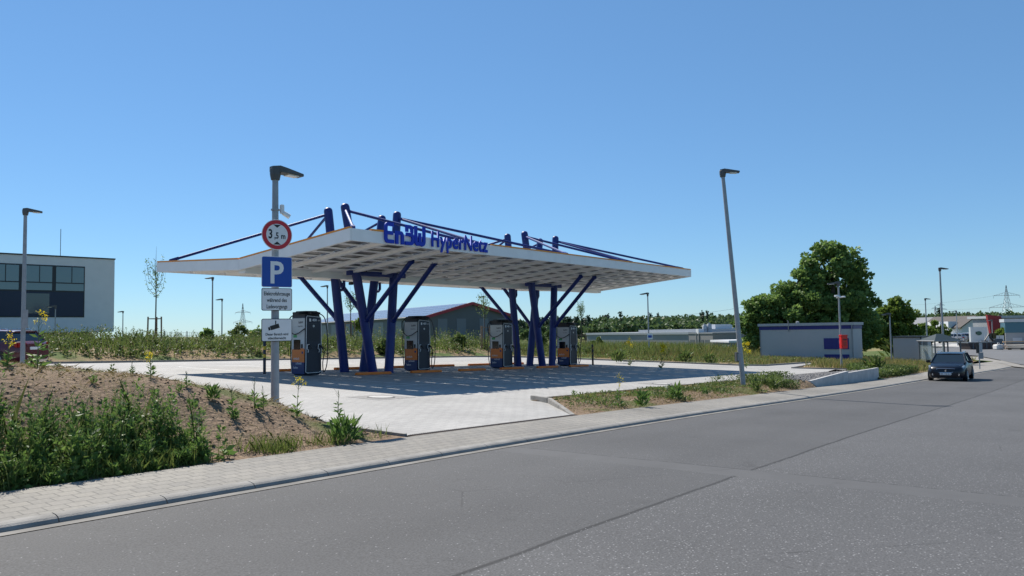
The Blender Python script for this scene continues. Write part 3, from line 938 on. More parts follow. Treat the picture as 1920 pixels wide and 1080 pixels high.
# blue lettering on the front edge
def stroke(mb, pts, w, dpt, closed=False):
    """flat strokes in the plane X-Z, thickness in Y"""
    for a, b in zip(pts[:-1], pts[1:]):
        a2, b2 = Vector((a[0], a[1])), Vector((b[0], b[1])); d = (b2 - a2).normalized(); n_ = Vector((-d.y, d.x)) * w / 2; e = d * w / 2 * .98
        q = [a2 - e - n_, b2 + e - n_, b2 + e + n_, a2 - e + n_]
        mb.prism([(p.x, p.y) for p in q], lambda x, z: (x, 0, z), lambda x, z: (x, dpt, z))
lx, lz, LH = 16.98, ZF - .29, .56
lt = MB()
w_ = .118; SX = .63
def arc(cx, cz, r, a0, a1, n=6):
    return [(cx + r * math.cos(R(a0 + (a1 - a0) * i / n)), cz + r * math.sin(R(a0 + (a1 - a0) * i / n))) for i in range(n + 1)]
def word(name, polys, x):
    mb = MB()
    for k, pl_ in enumerate(polys):
        pts = [Vector((q[0] * SX, q[1])) for q in pl_]
        ds = [(q - p).normalized() for p, q in zip(pts[:-1], pts[1:])]
        pts[0] = pts[0] - ds[0] * w_ / 2; pts[-1] = pts[-1] + ds[-1] * w_ / 2
        L_, R_ = [], []
        for i, p in enumerate(pts):
            d0, d1 = ds[max(i - 1, 0)], ds[min(i, len(ds) - 1)]
            n0, n1 = Vector((-d0.y, d0.x)), Vector((-d1.y, d1.x)); m_ = (n0 + n1).normalized()
            off = m_ * (w_ / 2 / max(.6, m_.dot(n0)))
            L_.append(p + off); R_.append(p - off)
        yf = CYF - .105 - .0015 * k
        for i in range(len(pts) - 1):
            q = [R_[i], R_[i + 1], L_[i + 1], L_[i]]
            mb.prism([(p.x + x, p.y + lz) for p in q], lambda u_, z: (u_, yf, z), lambda u_, z: (u_, CYF - .05, z))
    cadd(mb, name, M_letter)
H = LH
word('letter', [[(.50, H), (.18, H)] + arc(.18, H - .12, .12, 90, 180)[1:] + arc(.18, .12, .12, 180, 270) + [(.52, 0)], [(.45, H * .5), (.16, H * .5)]], lx)
word('letter', [[(.06, 0), (.06, H * .56), (.34, H * .56)] + arc(.34, H * .56 - .12, .12, 90, 0)[1:] + [(.46, 0)]], lx + .485)
word('letter', [[(.08, H * .79), (.08, H), (.30, H)] + arc(.32, H - .13, .13, 90, -70)[1:] + [(.30, H * .535), (.115, H * .535)], [(.34, H * .522)] + arc(.38, .152, .15, 85, -90) + [(.04, 0)]], lx + .93)
word('letter', [[(.06, H), (.06, .14)] + arc(.18, .14, .13, 180, 270)[1:] + [(.30, .02), (.36, .10), (.36, H * .6)], [(.36, .10), (.42, .02), (.52, .0)] + arc(.55, .14, .13, 270, 360)[1:] + [(.68, H)]], lx + 1.36)
tm = text('letter', 'HyperNetz', .76, M_letter, canopy, (lx + 2.13 - OX, CYF - .075 - OY, lz), FRONT, extrude=.02, offset=.017, xscale=.79, spacing=1.13)

# ------------------------------------------------------------------ charging stations
def charger(loc, label):
    t = thing('charging_station', label, 'charging station', loc, 0, 'charging stations in a row under the canopy')
    # body: silver end faces (-X, +X), dark service faces (-Y, +Y) flaring to the foot
    hx, hy = .36, .39
    body = MB().hexa([(-hx + .05, -hy + .03, .02), (hx - .05, -hy + .03, .02), (hx - .05, hy - .03, .02), (-hx + .05, hy - .03, .02),
                      (-hx, -hy, .16), (hx, -hy, .16), (hx, hy, .16), (-hx, hy, .16)])
    body.box(-hx, hx, -hy, hy, .16, 2.20)
    body.build('cabinet', M_dark, t, bevel=.02)
    for sx in (-1, 1):
        x0 = sx * (hx + .004); x1 = sx * (hx + .016)
        def plate(za, zb, m, name, parent=t, out=0.0):
            q = MB(); yb = lambda z: -hy - .0 + .04 * (2.2 - z) / 2.2
            e = sx * out
            q.hexa([(x0, yb(za), za), (x1 + e, yb(za), za), (x1 + e, hy - .01, za), (x0, hy - .01, za), (x0, yb(zb), zb), (x1 + e, yb(zb), zb), (x1 + e, hy - .01, zb), (x0, hy - .01, zb)])
            return q.build(name, m, parent, bevel=.004)
        plate(.98, 2.14, M_silver, 'upper_panel')
        op = plate(.50, .98, M_orange2, 'orange_panel')
        bp_ = plate(.06, .50, M_navy2, 'lower_panel')
        # checker steps of the printed pattern
        MB().box(min(x1, x1 + sx * .003), max(x1, x1 + sx * .003), -.34, -.14, .80, 1.02).build('orange_square', M_orange2, op)
        MB().box(min(x1, x1 + sx * .005), max(x1, x1 + sx * .005), -.30, -.20, .82, .90).build('navy_square', M_navy2, op)
        sc = MB().box(min(x0, x1 + sx * .012), max(x0, x1 + sx * .012), -.13, .27, .97, 1.34); sc.build('screen', M_screen, t, bevel=.006)
        MB().box(min(x0, x1 + sx * .02), max(x0, x1 + sx * .02), -.27, -.17, 1.02, 1.18).build('card_reader', M_black, t, bevel=.01)
        MB().box(min(x1, x1 + sx * .003), max(x1, x1 + sx * .003), .08, .30, 1.42, 1.52).build('sticker', M_green, t)
        if sx < 0:
            e = x1 - .003
            text('panel_lettering', 'EnBW', .105, M_lampgrey, t, (e, -.02, 1.95), SIDE, extrude=.001, offset=.003)
            text('panel_lettering', 'HyperNetz', .066, M_lampgrey, t, (e, .02, 1.82), SIDE, extrude=.001)
            text('panel_lettering', 'einfach', .13, M_signwhite, t, (e, .30, .60), SIDE, extrude=.001)
            text('panel_lettering', 'schnell', .13, M_signwhite, t, (e, .16, .42), SIDE, extrude=.001)
            text('panel_lettering', 'laden', .13, M_signwhite, t, (e, .30, .26), SIDE, extrude=.001)
    for sy in (-1, 1):
        y0, y1 = sy * (hy + .004), sy * (hy + .03)
        q = MB().hexa([(-hx - .012, y0, .10), (hx + .0, y0, .10), (hx, y1, .10), (-hx - .012, y1, .10), (-hx + .02, y0, 2.24), (hx - .02, y0, 2.18), (hx - .02, y1, 2.18), (-hx + .02, y1, 2.24)])
        dp = q.build('service_panel', M_dark, t, bevel=.01)
        yy = y1 + sy * .006
        fr = MB()
        c = [(-hx + .0, .14), (-hx + .03, 2.16), (-hx + .07, 2.22), (hx - .06, 2.17), (hx - .02, 2.10), (hx - .01, .8)]
        fr.path([(x, yy, z) for x, z in c], .011, 6); fr.path([(-hx, yy, .14), (-hx + .08, yy, .105), (hx - .12, yy, .11), (hx - .02, yy, .16)], .011, 6)
        fr.build('frame_line', M_white, dp)
        if sy < 0:
            text('panel_lettering', '400', .13, M_signwhite, dp, (-.06, yy - .002, 2.02), FRONT, extrude=.001, offset=.003)
            text('panel_lettering', 'kW', .08, M_signwhite, dp, (.19, yy - .002, 2.02), FRONT, extrude=.001)
            MB().box(-.20, -.12, yy - .004, yy + .002, 2.01, 2.12).build('badge', M_signwhite, dp)
            MB().box(-.22, .16, yy - .003, yy + .002, 1.93, 1.94).build('rule', M_lampgrey, dp)
            MB().prism([(.045 * math.cos(k * .5236), 1.84 + .045 * math.sin(k * .5236)) for k in range(12)], lambda a, b: (a, yy + .002, b), lambda a, b: (a, yy - .004, b)).build('badge', M_silver, dp)
        lv = MB()
        for k in range(14):
            z = 1.28 + k * .032
            lv.box(-.27, .27, min(yy, yy - sy * .004), max(yy, yy - sy * .004), z, z + .008)
        lv.build('louvre', M_black, dp)
        for x in (-.26, .24):
            hd = MB(); hd.path([(x + .05, yy, 1.16), (x - .05, yy + sy * .03, 1.15), (x - .06, yy + sy * .03, 1.0), (x - .0, yy + sy * .03, .95), (x, yy, .86)], .016, 6)
            hd.build('plug_holder', M_signwhite, dp)
            cn = MB(); cn.path([(x, yy + sy * .02, 1.10), (x + .02, yy + sy * .12, 1.08), (x + .05, yy + sy * .16, .98)], [.045, .04, .03], 8)
            cn.build('plug', M_black, t, True)
    # cable manager on top
    MB().box(-hx + .02, hx - .02, -hy + .03, hy - .03, 2.18, 2.30).build('top_housing', M_black, t, bevel=.02)
    cm = MB(); cm.hexa([(-.22, -.60, 2.28), (.22, -.60, 2.28), (.22, .60, 2.28), (-.22, .60, 2.28), (-.16, -.55, 2.37), (.16, -.55, 2.37), (.16, .55, 2.37), (-.16, .55, 2.37)])
    cm.box(-.5, .5, -.20, .20, 2.30, 2.37); cm.box(-.28, .28, -.3, .3, 2.36, 2.41)
    cm.build('cable_manager', M_black, t, bevel=.015)
    def cable(pts):
        P_ = [Vector(p) for p in pts]; out = []
        for i in range(len(P_) - 1):
            a, b = P_[max(i - 1, 0)], P_[min(i + 2, len(P_) - 1)]
            for k in range(6):
                s = k / 6; p, q = P_[i], P_[i + 1]
                out.append(.5 * ((2 * p) + (q - a) * s + (2 * a - 5 * p + 4 * q - b) * s * s + (3 * p - a - 3 * q + b) * s ** 3))
        out.append(P_[-1])
        MB().path(out, .019, 7).build('cable', M_black, t, True)
    cable([(-.1, .58, 2.30), (-.30, .62, 2.15), (-.45, .45, 1.80), (-.48, .18, 1.56), (-.47, -.10, 1.57), (-.42, -.34, 1.70), (-.35, -.41, 1.76)])
    cable([(-.05, .60, 2.30), (-.12, .72, 1.9), (-.2, .70, 1.2), (-.25, .62, .5), (-.3, .50, .12)])
    cable([(.40, -.20, 2.33), (.55, -.36, 2.15), (.58, -.48, 1.6), (.57, -.52, .9), (.52, -.52, .35), (.40, -.50, .12), (.34, -.52, .45), (.36, -.58, .85), (.28, -.55, 1.02)])
    cable([(.1, .58, 2.30), (.25, .66, 2.0), (.33, .62, 1.4), (.3, .56, 1.05)])
    return t
M_orange2 = mat('orange print', (0.72, 0.20, 0.035), .5)
M_navy2 = mat('navy print', (0.010, 0.035, 0.13), .45)
clabels = ['charging station nearest the sign post, far left of the row', 'charging station between the two groups of navy columns, nearer the left group', 'charging station half hidden behind the left column of the right-hand group', 'charging station farthest right, beside the dark bollard']
pr = None
for k in range(4):
    x = 18.12 + 5.86 * k; loc = (x, 23.95, lot(x, 23.95))
    if pr is None: pr = charger(loc, clabels[0])
    else: dup(pr, loc, 0, clabels[k])

# ------------------------------------------------------------------ lamps and signs
def lamp(x, y, z, h, head, label, r=.06, size=1.0, lean=(0, 0), style='arm', group='slim grey lamp posts'):
    """head: heading of the lamp arm in world degrees"""
    t = thing('street_lamp', label, 'street lamp', (x, y, z), 0, group)
    top = Vector((lean[0], lean[1], h))
    MB().path([(0, 0, -.3), (lean[0] * .35, lean[1] * .35, h * .35), tuple(top)], [r, r * .95, r * .72], 14).build('pole', M_galv, t, True)
    a = R(head); d = Vector((math.cos(a), math.sin(a), .02 if style == 'arm' else .0)); s_ = Vector((-math.sin(a), math.cos(a), 0)); u = Vector((0, 0, 1))
    k = size
    hd = MB()
    hd.lathe([(r * 1.05, -.12 * k), (r * 1.3, 0), (r * 1.3, .12 * k), (r * .9, .17 * k)], tuple(top), 12)
    c = top + u * .10 * k
    def q(f, w, z0, z1): return [c + d * f - s_ * w + u * z0, c + d * f + s_ * w + u * z0, c + d * f + s_ * w + u * z1, c + d * f - s_ * w + u * z1]
    secs = [q(-.10 * k, .07 * k, -.05 * k, .07 * k), q(.06 * k, .12 * k, -.05 * k, .09 * k), q(.22 * k, .15 * k, -.06 * k, .05 * k), q(.62 * k, .13 * k, -.09 * k, -.035 * k)]
    b = len(hd.v)
    for sc_ in secs: hd.v += [tuple(p) for p in sc_]
    hd.f.append((b, b + 1, b + 2, b + 3)[::-1])
    for i in range(3):
        for j in range(4):
            hd.f.append((b + i * 4 + j, b + i * 4 + (j + 1) % 4, b + i * 4 + 4 + (j + 1) % 4, b + i * 4 + 4 + j))
    hd.f.append((b + 12, b + 13, b + 14, b + 15))
    ho = hd.build('lamp_head', M_lampgrey, t, bevel=.006 * k)
    e = [c + d * f * k + s_ * w * k + u * zz * k for f, w, zz in ((.26, -.10, -.078), (.26, .10, -.078), (.52, .10, -.094), (.52, -.10, -.094))]
    MB().hexa([tuple(p - u * .012 * k) for p in e] + [tuple(p + u * .015 * k) for p in e]).build('lens', M_lens, ho)
    return t
PX, PY = 9.0, 12.88
PZ = lot(PX, PY) + mound(PX, PY)
lamp(PX, PY, PZ, 4.72, -5, 'nearest lamp post, carrying four traffic signs, beside the lot entrance', r=.08, size=.92)
# small white sensor clamped to that post
t = thing('motion_sensor', 'small white sensor clamped to the sign post below its lamp', 'sensor', (PX, PY, PZ + 4.02))
MB().lathe([(.083, -.015), (.083, .015)], n=18).build('clamp', M_galv, t)
MB().obox((.12, -.05, .02), (1, -.2, 0), (.2, 1, 0), (0, 0, 1), .035, .04, .09).build('body', M_signwhite, t, bevel=.012)
MB().tube((.14, -.06, -.05), (.26, -.10, -.12), .045, .05, 10).build('sensor_eye', M_signwhite, t, True)
SRZ = R(-17)
def sign(label, z, w, h):
    n = Vector((math.sin(SRZ), -math.cos(SRZ), 0))
    t = thing('traffic_sign', label, 'sign', (PX + n.x * .105, PY + n.y * .105, PZ + z), SRZ, 'signs on the nearest lamp post')
    MB().box(-.05, .05, .0, .10, -.02, .02).build('clamp', M_galv, t)
    return t
def rrect(w, h, r, n=4):
    P = []
    for cx, cz, a in ((w / 2 - r, h / 2 - r, 0), (-w / 2 + r, h / 2 - r, 90), (-w / 2 + r, -h / 2 + r, 180), (w / 2 - r, -h / 2 + r, 270)):
        P += [(cx + r * math.cos(R(a + 90 * i / n)), cz + r * math.sin(R(a + 90 * i / n))) for i in range(n + 1)]
    return P
def plate_y(poly, y0, y1, name, m, parent):
    return MB().prism(poly, lambda a, b: (a, y0, b), lambda a, b: (a, y1, b)).build(name, m, parent)
def circ(r, n=40): return [(r * math.cos(2 * math.pi * i / n), r * math.sin(2 * math.pi * i / n)) for i in range(n)]
# round clearance sign
t = sign('round red-ringed height limit sign reading 3,5 m', 3.515, .6, .6)
plate_y(circ(.30), -.004, 0, 'sign_plate', M_signwhite, t)
plate_y(circ(.287), -.007, -.004, 'red_ring', M_signred, t)
f = plate_y(circ(.212), -.010, -.007, 'sign_face', M_signwhite, t)
for sgn in (1, -1):
    plate_y([(-.075, sgn * .195), (.075, sgn * .195), (0, sgn * .135)], -.012, -.010, 'arrow_mark', M_signblack, f)
text('numeral', '3', .25, M_signblack, f, (-.175, -.0115, -.075), FRONT, extrude=.001, offset=.006, xscale=.72)
text('numeral', ',5', .17, M_signblack, f, (-.055, -.0115, -.075), FRONT, extrude=.001, offset=.004, xscale=.72)
text('numeral', 'm', .15, M_signblack, f, (.075, -.0115, -.075), FRONT, extrude=.001, offset=.004, xscale=.8)
def framed(label, z, w, h, border, face, bw=.012):
    t = sign(label, z, w, h)
    plate_y(rrect(w, h, .035), -.004, 0, 'sign_plate', border, t)
    f = plate_y(rrect(w - 2 * bw, h - 2 * bw, .028), -.007, -.004, 'sign_face', face, t)
    return f
f = framed('blue square parking sign with a white letter P', 2.785, .60, .60, M_signwhite, M_signblue, .010)
text('letter', 'P', .60, M_signwhite, f, (-.155, -.0085, -.215), FRONT, extrude=.001, offset=.012, xscale=.92)
f = framed('white sign reading Elektrofahrzeuge während des Ladevorgangs', 2.25, .60, .44, M_signblack, M_signwhite)
for i, s_ in enumerate(('Elektrofahrzeuge', 'während des', 'Ladevorgangs')):
    text('lettering', s_, .105, M_signblack, f, (0, -.0085, .075 - i * .125), FRONT, extrude=.001, offset=.0015, align='CENTER', xscale=.70, spacing=1.02)
f = framed('lowest white sign with a video camera symbol on the post', 1.655, .60, .44, M_signblack, M_signwhite)
plate_y([(-.14, .075), (.03, .125), (.055, .045), (-.115, -.005)], -.009, -.007, 'camera_symbol', M_signblack, f)
plate_y([(-.175, .05), (-.14, .06), (-.125, .0), (-.16, -.01)], -.009, -.007, 'camera_symbol', M_signblack, f)
plate_y([(-.035, .18), (-.015, .18), (-.015, .11), (-.035, .11)], -.0088, -.007, 'camera_symbol', M_signblack, f)
for i, s_ in enumerate(('Dieser Bereich wird', 'videoüberwacht')):
    text('lettering', s_, .070, M_signblack, f, (0, -.0085, -.105 - i * .075), FRONT, extrude=.001, offset=.001, align='CENTER', xscale=.78)

def lamp_px(x, ytop, d, zb, head, label, **kw):
    wx, wy = at(x, d)
    zt = zat(x, ytop, d)
    return lamp(wx, wy, zb, zt - zb - .12, head, label, **kw), (wx, wy)
lamp_px(43, 392, 26, -.3, -20, 'grey lamp post at the far left, before the office building', r=.075, size=.8)
x_, y_ = 25.47, 9.92
lamp(x_, y_, planter_z(x_, y_) - .05, 7.35, -60, 'tall leaning lamp post standing in the planting strip by the road', r=.085, size=.9, lean=(-.28, .40), group='street lamps along the road')
lamp_px(1216, 550, 61, lot(55, 29), 128, 'lamp post with a small blue and white board, right of the canopy', r=.06)
w = at(1575, 46.3)
lamp(w[0], w[1], lot(*w) + .05, 5.0, 120, 'lamp post with a red box on it in front of the blue-banded shed', r=.065)
lamp_px(1669, 588, 60, -1.3, 100, 'lamp post without signs between the two sheds', r=.06)
lamp_px(1767, 503, 62, -1.45, -60, 'tall street lamp beside the bus shelter, behind the dark car', r=.085, group='street lamps along the road')
lamp_px(1737, 560, 100, -1.5, -60, 'distant tall street lamp left of the bus shelter', r=.09, group='street lamps along the road')
lamp_px(1794, 583, 110, -1.5, 100, 'distant street lamp in front of the white gabled house', r=.08, group='street lamps along the road')
lamp_px(1860, 600, 120, -1.5, 100, 'plain grey lamp post beside the slanted red wall', r=.08, group='street lamps along the road')
lamp_px(398, 521, 62, .5, 180, 'taller of two thin lamp posts left of the sign post', r=.07, group='thin lamp posts beyond the bank')
lamp_px(416, 561, 80, .5, 130, 'shorter of two thin lamp posts left of the sign post', r=.07, group='thin lamp posts beyond the bank')
lamp_px(230, 584, 95, .5, 130, 'far lamp post just right of the office building', r=.07, group='thin lamp posts beyond the bank')
lamp_px(614, 536, 72, .3, 128, 'thin lamp post seen between the first charger and the navy columns', r=.065, group='thin lamp posts beyond the bank')
lamp_px(908, 556, 85, -.2, 128, 'thin lamp post above the third charger, before the barn', r=.065, group='thin lamp posts beyond the bank')
lamp_px(103, 574, 60, .4, 160, 'small lamp post standing before the dark office windows', r=.05, group='thin lamp posts beyond the bank')
# boards on lamp posts
def board_px(x, y, d, w, h, label, face, mark, rz=R(-38), off=.09):
    wx, wy = at(x, d); z = zat(x, y, d)
    n = Vector((math.sin(rz), -math.cos(rz), 0))
    t = thing('notice_board', label, 'sign', (wx + n.x * off, wy + n.y * off, z), rz)
    MB().box(-w / 2, w / 2, 0, .02, -h / 2, h / 2).build('board', face, t, bevel=.008)
    if mark: MB().box(-w * .36, w * .36, -.004, .0, -h * .2, h * .22).build('blue_field', mark, t)
    MB().box(-.04, .04, .02, off, -.03, .03).build('clamp', M_galv, t)
board_px(1217.5, 631, 60.9, .46, .46, 'small white board with a blue field on the lamp post right of the canopy', M_signwhite, M_signblue)
board_px(48, 598, 25.9, .18, .62, 'grey back of a narrow sign on the leftmost lamp post', M_galv, None)
wx, wy = at(1575.5, 46.1)
t = thing('mail_box', 'bright red box mounted on the lamp post before the shed', 'red box', (wx, wy, zat(1576, 641, 46)), R(-38))
MB().box(-.21, .21, -.36, -.10, -.40, .40).build('body', M_red, t, bevel=.03)
MB().box(-.225, .225, -.375, -.09, .34, .42).build('lid', M_red, t, bevel=.02)
MB().box(-.12, .12, -.372, -.36, .10, .16).build('slot', M_black, t)
MB().box(-.09, .09, -.368, -.36, -.22, .0).build('label_plate', mat('faded red print', (.40, .03, .02), .5), t)
MB().box(-.05, .05, -.10, .10, -.1, .1).build('bracket', M_galv, t)
wx, wy = at(1573, 46.2)
t = thing('camera_cluster', 'pair of pale surveillance cameras high on the lamp post with the red box', 'camera', (wx, wy, zat(1573, 556, 46.2)), R(-38))
MB().tube((-.35, -.2, .03), (0, -.1, .0), .06, .06, 10).build('camera_body', M_signwhite, t, True)
MB().tube((.0, -.1, -.05), (.3, -.3, -.02), .05, .05, 10).build('camera_body', M_signwhite, t, True)
MB().box(-.1, .1, -.12, .02, -.1, .1).build('bracket', M_galv, t)
wx, wy = at(1389, 26.0)
t = thing('lamp_control_box', 'small pale box on the tall leaning lamp post', 'box', (25.47 - .08, 9.92 + .16, 0.62), R(-38))
MB().box(-.06, .16, -.06, .10, -.12, .20).build('case', M_lampgrey, t, bevel=.015)
MB().box(-.04, .14, -.068, -.06, -.08, .16).build('door', M_galv, t)

# ------------------------------------------------------------------ cars
def car(loc, rz, paint, label, group=None):
    t = thing('parked_car', label, 'car', loc, rz, group)
    st = [(2.18, .50, .30, .60), (2.12, .68, .24, .72), (1.95, .80, .20, .80), (1.55, .875, .19, .89), (.98, .885, .19, .985), (.2, .89, .19, 1.0), (-1.2, .89, .19, 1.02), (-1.75, .875, .20, 1.03), (-2.05, .82, .24, 1.0), (-2.17, .70, .32, .90)]
    V, F = [], []
    for x, w, zb, zt in st:
        h = zt - zb
        ring = [(0, zb), (w * .86, zb), (w * .97, zb + h * .12), (w, zb + h * .42), (w * .985, zb + h * .62), (w * .96, zb + h * .86), (w * .86, zt), (w * .45, zt + .022), (0, zt + .03)]
        full = ring + [(-y, z) for y, z in ring[-2:0:-1]]
        V += [(x, y, z) for y, z in full]
    n = len(V) // len(st)
    for i in range(len(st) - 1):
        for k in range(n):
            F.append((i * n + k, i * n + (k + 1) % n, (i + 1) * n + (k + 1) % n, (i + 1) * n + k))
    F.append(tuple(range(n))); F.append(tuple((len(st) - 1) * n + k for k in range(n))[::-1])
    b = MB(); b.v, b.f = V, F
    body = b.build('body', paint, t, True)
    # glasshouse
    lo = [(1.02, .80, .985), (-1.98, .76, 1.02)]; hi = [(.22, .64, 1.425), (-1.62, .60, 1.44)]
    g = MB().hexa([(lo[0][0], -lo[0][1], .95), (lo[0][0], lo[0][1], .95), (lo[1][0], lo[1][1], .98), (lo[1][0], -lo[1][1], .98),
                   (hi[0][0], -hi[0][1], hi[0][2]), (hi[0][0], hi[0][1], hi[0][2]), (hi[1][0], hi[1][1], hi[1][2]), (hi[1][0], -hi[1][1], hi[1][2])])
    g.build('windows', M_carglass, t, bevel=.02)
    rf = MB(); xs = [.30, .0, -.7, -1.4, -1.72]; zs = [1.425, 1.465, 1.485, 1.465, 1.43]; ws = [.60, .655, .66, .64, .58]
    for x, z, w in zip(xs, zs, ws):
        rf.v += [(x, -w, z - .035), (x, -w * .8, z - .005), (x, 0, z + .008), (x, w * .8, z - .005), (x, w, z - .035), (x, w * .9, z - .055), (x, -w * .9, z - .055)]
    for i in range(4):
        for k in range(7): rf.f.append((i * 7 + k, i * 7 + (k + 1) % 7, i * 7 + 7 + (k + 1) % 7, i * 7 + 7 + k))
    rf.f += [tuple(range(7)), tuple(28 + k for k in range(7))[::-1]]
    rf.build('roof', paint, t, True)
    for s in (-1, 1):
        for a, c in (((1.03, .81, .96), (.24, .645, 1.43)), ((-.62, .825, 1.0), (-.62, .655, 1.44)), ((-1.95, .775, 1.0), (-1.62, .61, 1.44)), ((.45, .83, .98), (.12, .66, 1.42))):
            if a[0] == .45: continue
            MB().tube((a[0], s * a[1], a[2]), (c[0], s * c[1], c[2]), .042, .035, 8).build('pillar', paint, t, True)
        MB().path([(.05, s * .60, 1.475), (-.1, s * .60, 1.52), (-1.35, s * .58, 1.52), (-1.5, s * .58, 1.465)], .016, 6).build('roof_rail', M_chrome, t, True)
        m = MB(); m.obox((.72, s * .98, 1.02), (1, 0, 0), (0, 1, 0), (0, 0, 1), .07, .11, .075); m.build('mirror', paint, t, bevel=.035)
        hl = MB().hexa([(2.135, s * .42, .66), (1.93, s * .79, .70), (1.60, s * .868, .80), (1.9, s * .5, .80), (2.10, s * .42, .745), (1.90, s * .78, .79), (1.58, s * .85, .86), (1.75, s * .6, .86)])
        hl.build('headlight', M_headlight, t, bevel=.008)
        MB().lathe([(.05, 0), (.06, .02)], n=12).v
        fg = MB().tube((2.06, s * .60, .40), (2.15, s * .58, .40), .065, .06, 12); fg.build('fog_light', M_chrome, t, True)
        tl = MB().box(-2.17, -1.98, s * .55 - .16, s * .55 + .2 * s + .1, .80, .98); tl.build('tail_light', M_taillight, t, bevel=.03)
        for x in (1.32, -1.30):
            wl = MB().tube((x, s * .70, .32), (x, s * .905, .32), .325, .325, 24)
            wo_ = wl.build('wheel', M_black, t, bevel=.02)
            rim = MB()
            rim.tube((x, s * .86, .32), (x, s * .912, .32), .05, .05, 10)
            for k in range(5):
                a = 2 * math.pi * k / 5
                rim.tube((x, s * .908, .32), (x + .19 * math.cos(a), s * .91, .32 + .19 * math.sin(a)), .028, .02, 6)
            rim.path([(x + .205 * math.cos(2 * math.pi * k / 20), s * .908, .32 + .205 * math.sin(2 * math.pi * k / 20)) for k in range(21)], .018, 6, False)
            rim.build('rim', M_rim, wo_)
            MB().prism([(x + .385 * math.cos(math.pi * k / 12 - .05), .33 + .385 * math.sin(math.pi * k / 12 - .05)) for k in range(13)], lambda a, c: (a, s * .84, c), lambda a, c: (a, s * .893, c)).build('wheel_arch', M_black, t)
        MB().box(-.15, -.0, s * .885 - .01, s * .885 + .02, .80, .83).build('door_handle', M_chrome, t)
        MB().path([(.55, s * .893, .98), (.52, s * .9, .6), (.45, s * .893, .28)], .006, 4).build('door_seam', M_black, t)
        MB().path([(-.62, s * .893, .99), (-.62, s * .9, .6), (-.62, s * .893, .28)], .006, 4).build('door_seam', M_black, t)
    gr = MB().hexa([(2.16, -.30, .50), (2.16, .30, .50), (2.05, .34, .50), (2.05, -.34, .50), (2.125, -.42, .70), (2.125, .42, .70), (2.0, .42, .70), (2.0, -.42, .70)]); go = gr.build('grille', M_black, t)
    MB().path([(2.135, -.42, .705), (2.172, -.30, .50), (2.178, .30, .50), (2.135, .42, .705), (2.16, 0, .715), (2.135, -.42, .705)], .014, 6).build('grille_frame', M_chrome, go)
    MB().prism([(-.035, .56), (.0, .545), (.04, .56), (.03, .61), (.045, .65), (.0, .655), (-.03, .62)], lambda a, c: (2.15, a, c), lambda a, c: (2.19, a, c)).build('emblem', M_chrome, go)
    MB().box(2.06, 2.155, -.66, .66, .24, .33).build('lower_grille', M_black, t, bevel=.02)
    pl_ = MB().box(2.17, 2.20, -.26, .26, .375, .485).build('number_plate', M_signwhite, t, bevel=.006)
    for k, w in enumerate((.04, .03, .03, .035, .03, .03)):
        y = -.20 + k * .075 + (.03 if k > 1 else 0)
        MB().box(2.198, 2.203, y - w / 2, y + w / 2, .40, .46).build('plate_character', M_lampgrey, pl_)
    MB().box(-2.20, -2.14, -.26, .26, .70, .81).build('number_plate', M_signwhite, t, bevel=.006)
    return t
M_carglass = mat('car glass', (.012, .018, .022), .04, spec=.8)
M_chrome = mat('chrome', (.7, .7, .72), .18, 1.0)
M_headlight = mat('headlight glass', (.30, .32, .34), .08, .5)
M_taillight = mat('tail light', (.30, .005, .006), .15)
M_rim = mat('alloy rim', (.35, .36, .37), .3, .8)
M_navycar = mat('dark blue car paint', (.003, .0045, .011), .3, coat=.2, spec=.35)
M_redcar = mat('dark red car paint', (.085, .003, .010), .25, coat=.5)
wx, wy = 44.4, 6.50
_c = car((wx, wy, kz(wx) + .002), math.pi + R(1.5), M_navycar, 'dark blue estate car with roof rails driving towards the camera on the road')
_c.scale = (.93, .93, .93)
wx, wy = at(-24, 30.5)
car((wx, wy, lot(wx, wy) - .02), R(118), M_redcar, 'dark red car half hidden behind weeds at the far left')

# ------------------------------------------------------------------ vegetation: the masses nobody could count
def env(x, y): return .5 + .5 * hsh(x, y, 1.6)
# leafy weeds on the embankment behind the lot
sp = []
while len(sp) < 3300:
    x, y = random.uniform(-20, 58), random.uniform(37.3, 48)
    y0 = 37.7 - .75 * smooth01((x - 8) / 36)
    if x > 46.5 and y < 38.5: continue
    e, e2 = hsh(x, y, 1.3), hsh(x + 9, y - 4, 2.6)
    pt = smooth01((e2 + .55) / 1.0)
    if random.random() > (.10 + .90 * smooth01((y - y0 - .7) / 1.5)) * (.25 + .75 * smooth01((e + .5) / .6)): continue
    h = (.22 + .30 * smooth01((y - y0) / 2.5) + .45 * pt * smooth01((y - y0) / 1.8) + .45 * smooth01((x - 30) / 10) * pt) * random.uniform(.6, 1.3)
    sp.append((x, y, bank_z(x, y), max(.15, h)))
P, S, D = plant_points(sp, 26, .17)
k = RNG.random(len(P)) < .8
tag(leaf_mesh('bank_weeds', P[k], S[k], F_bush, wid=.48, dirs=D[k]), 'band of leafy green weeds along the embankment behind the lot', 'weeds', kind='stuff')
tag(leaf_mesh('bank_weeds', P[~k], S[~k], F_dryleaf, wid=.40, dirs=D[~k]), 'withered brownish weeds mixed into the green band behind the lot', 'weeds', kind='stuff')
P = []
while len(P) < 9000:
    x, y = random.uniform(-22, 60), random.uniform(38.6, 52)
    if hsh(x, y, 2.2) + random.uniform(-.6, .6) < -.1: continue
    P.append((x, y, bank_z(x, y)))
tag(blade_mesh('bank_grass', P, RNG.uniform(.4, 1.15, len(P)), F_grass, w=.015, lean=.25), 'tall green grass and stalks on the embankment behind the lot', 'grass', kind='stuff')
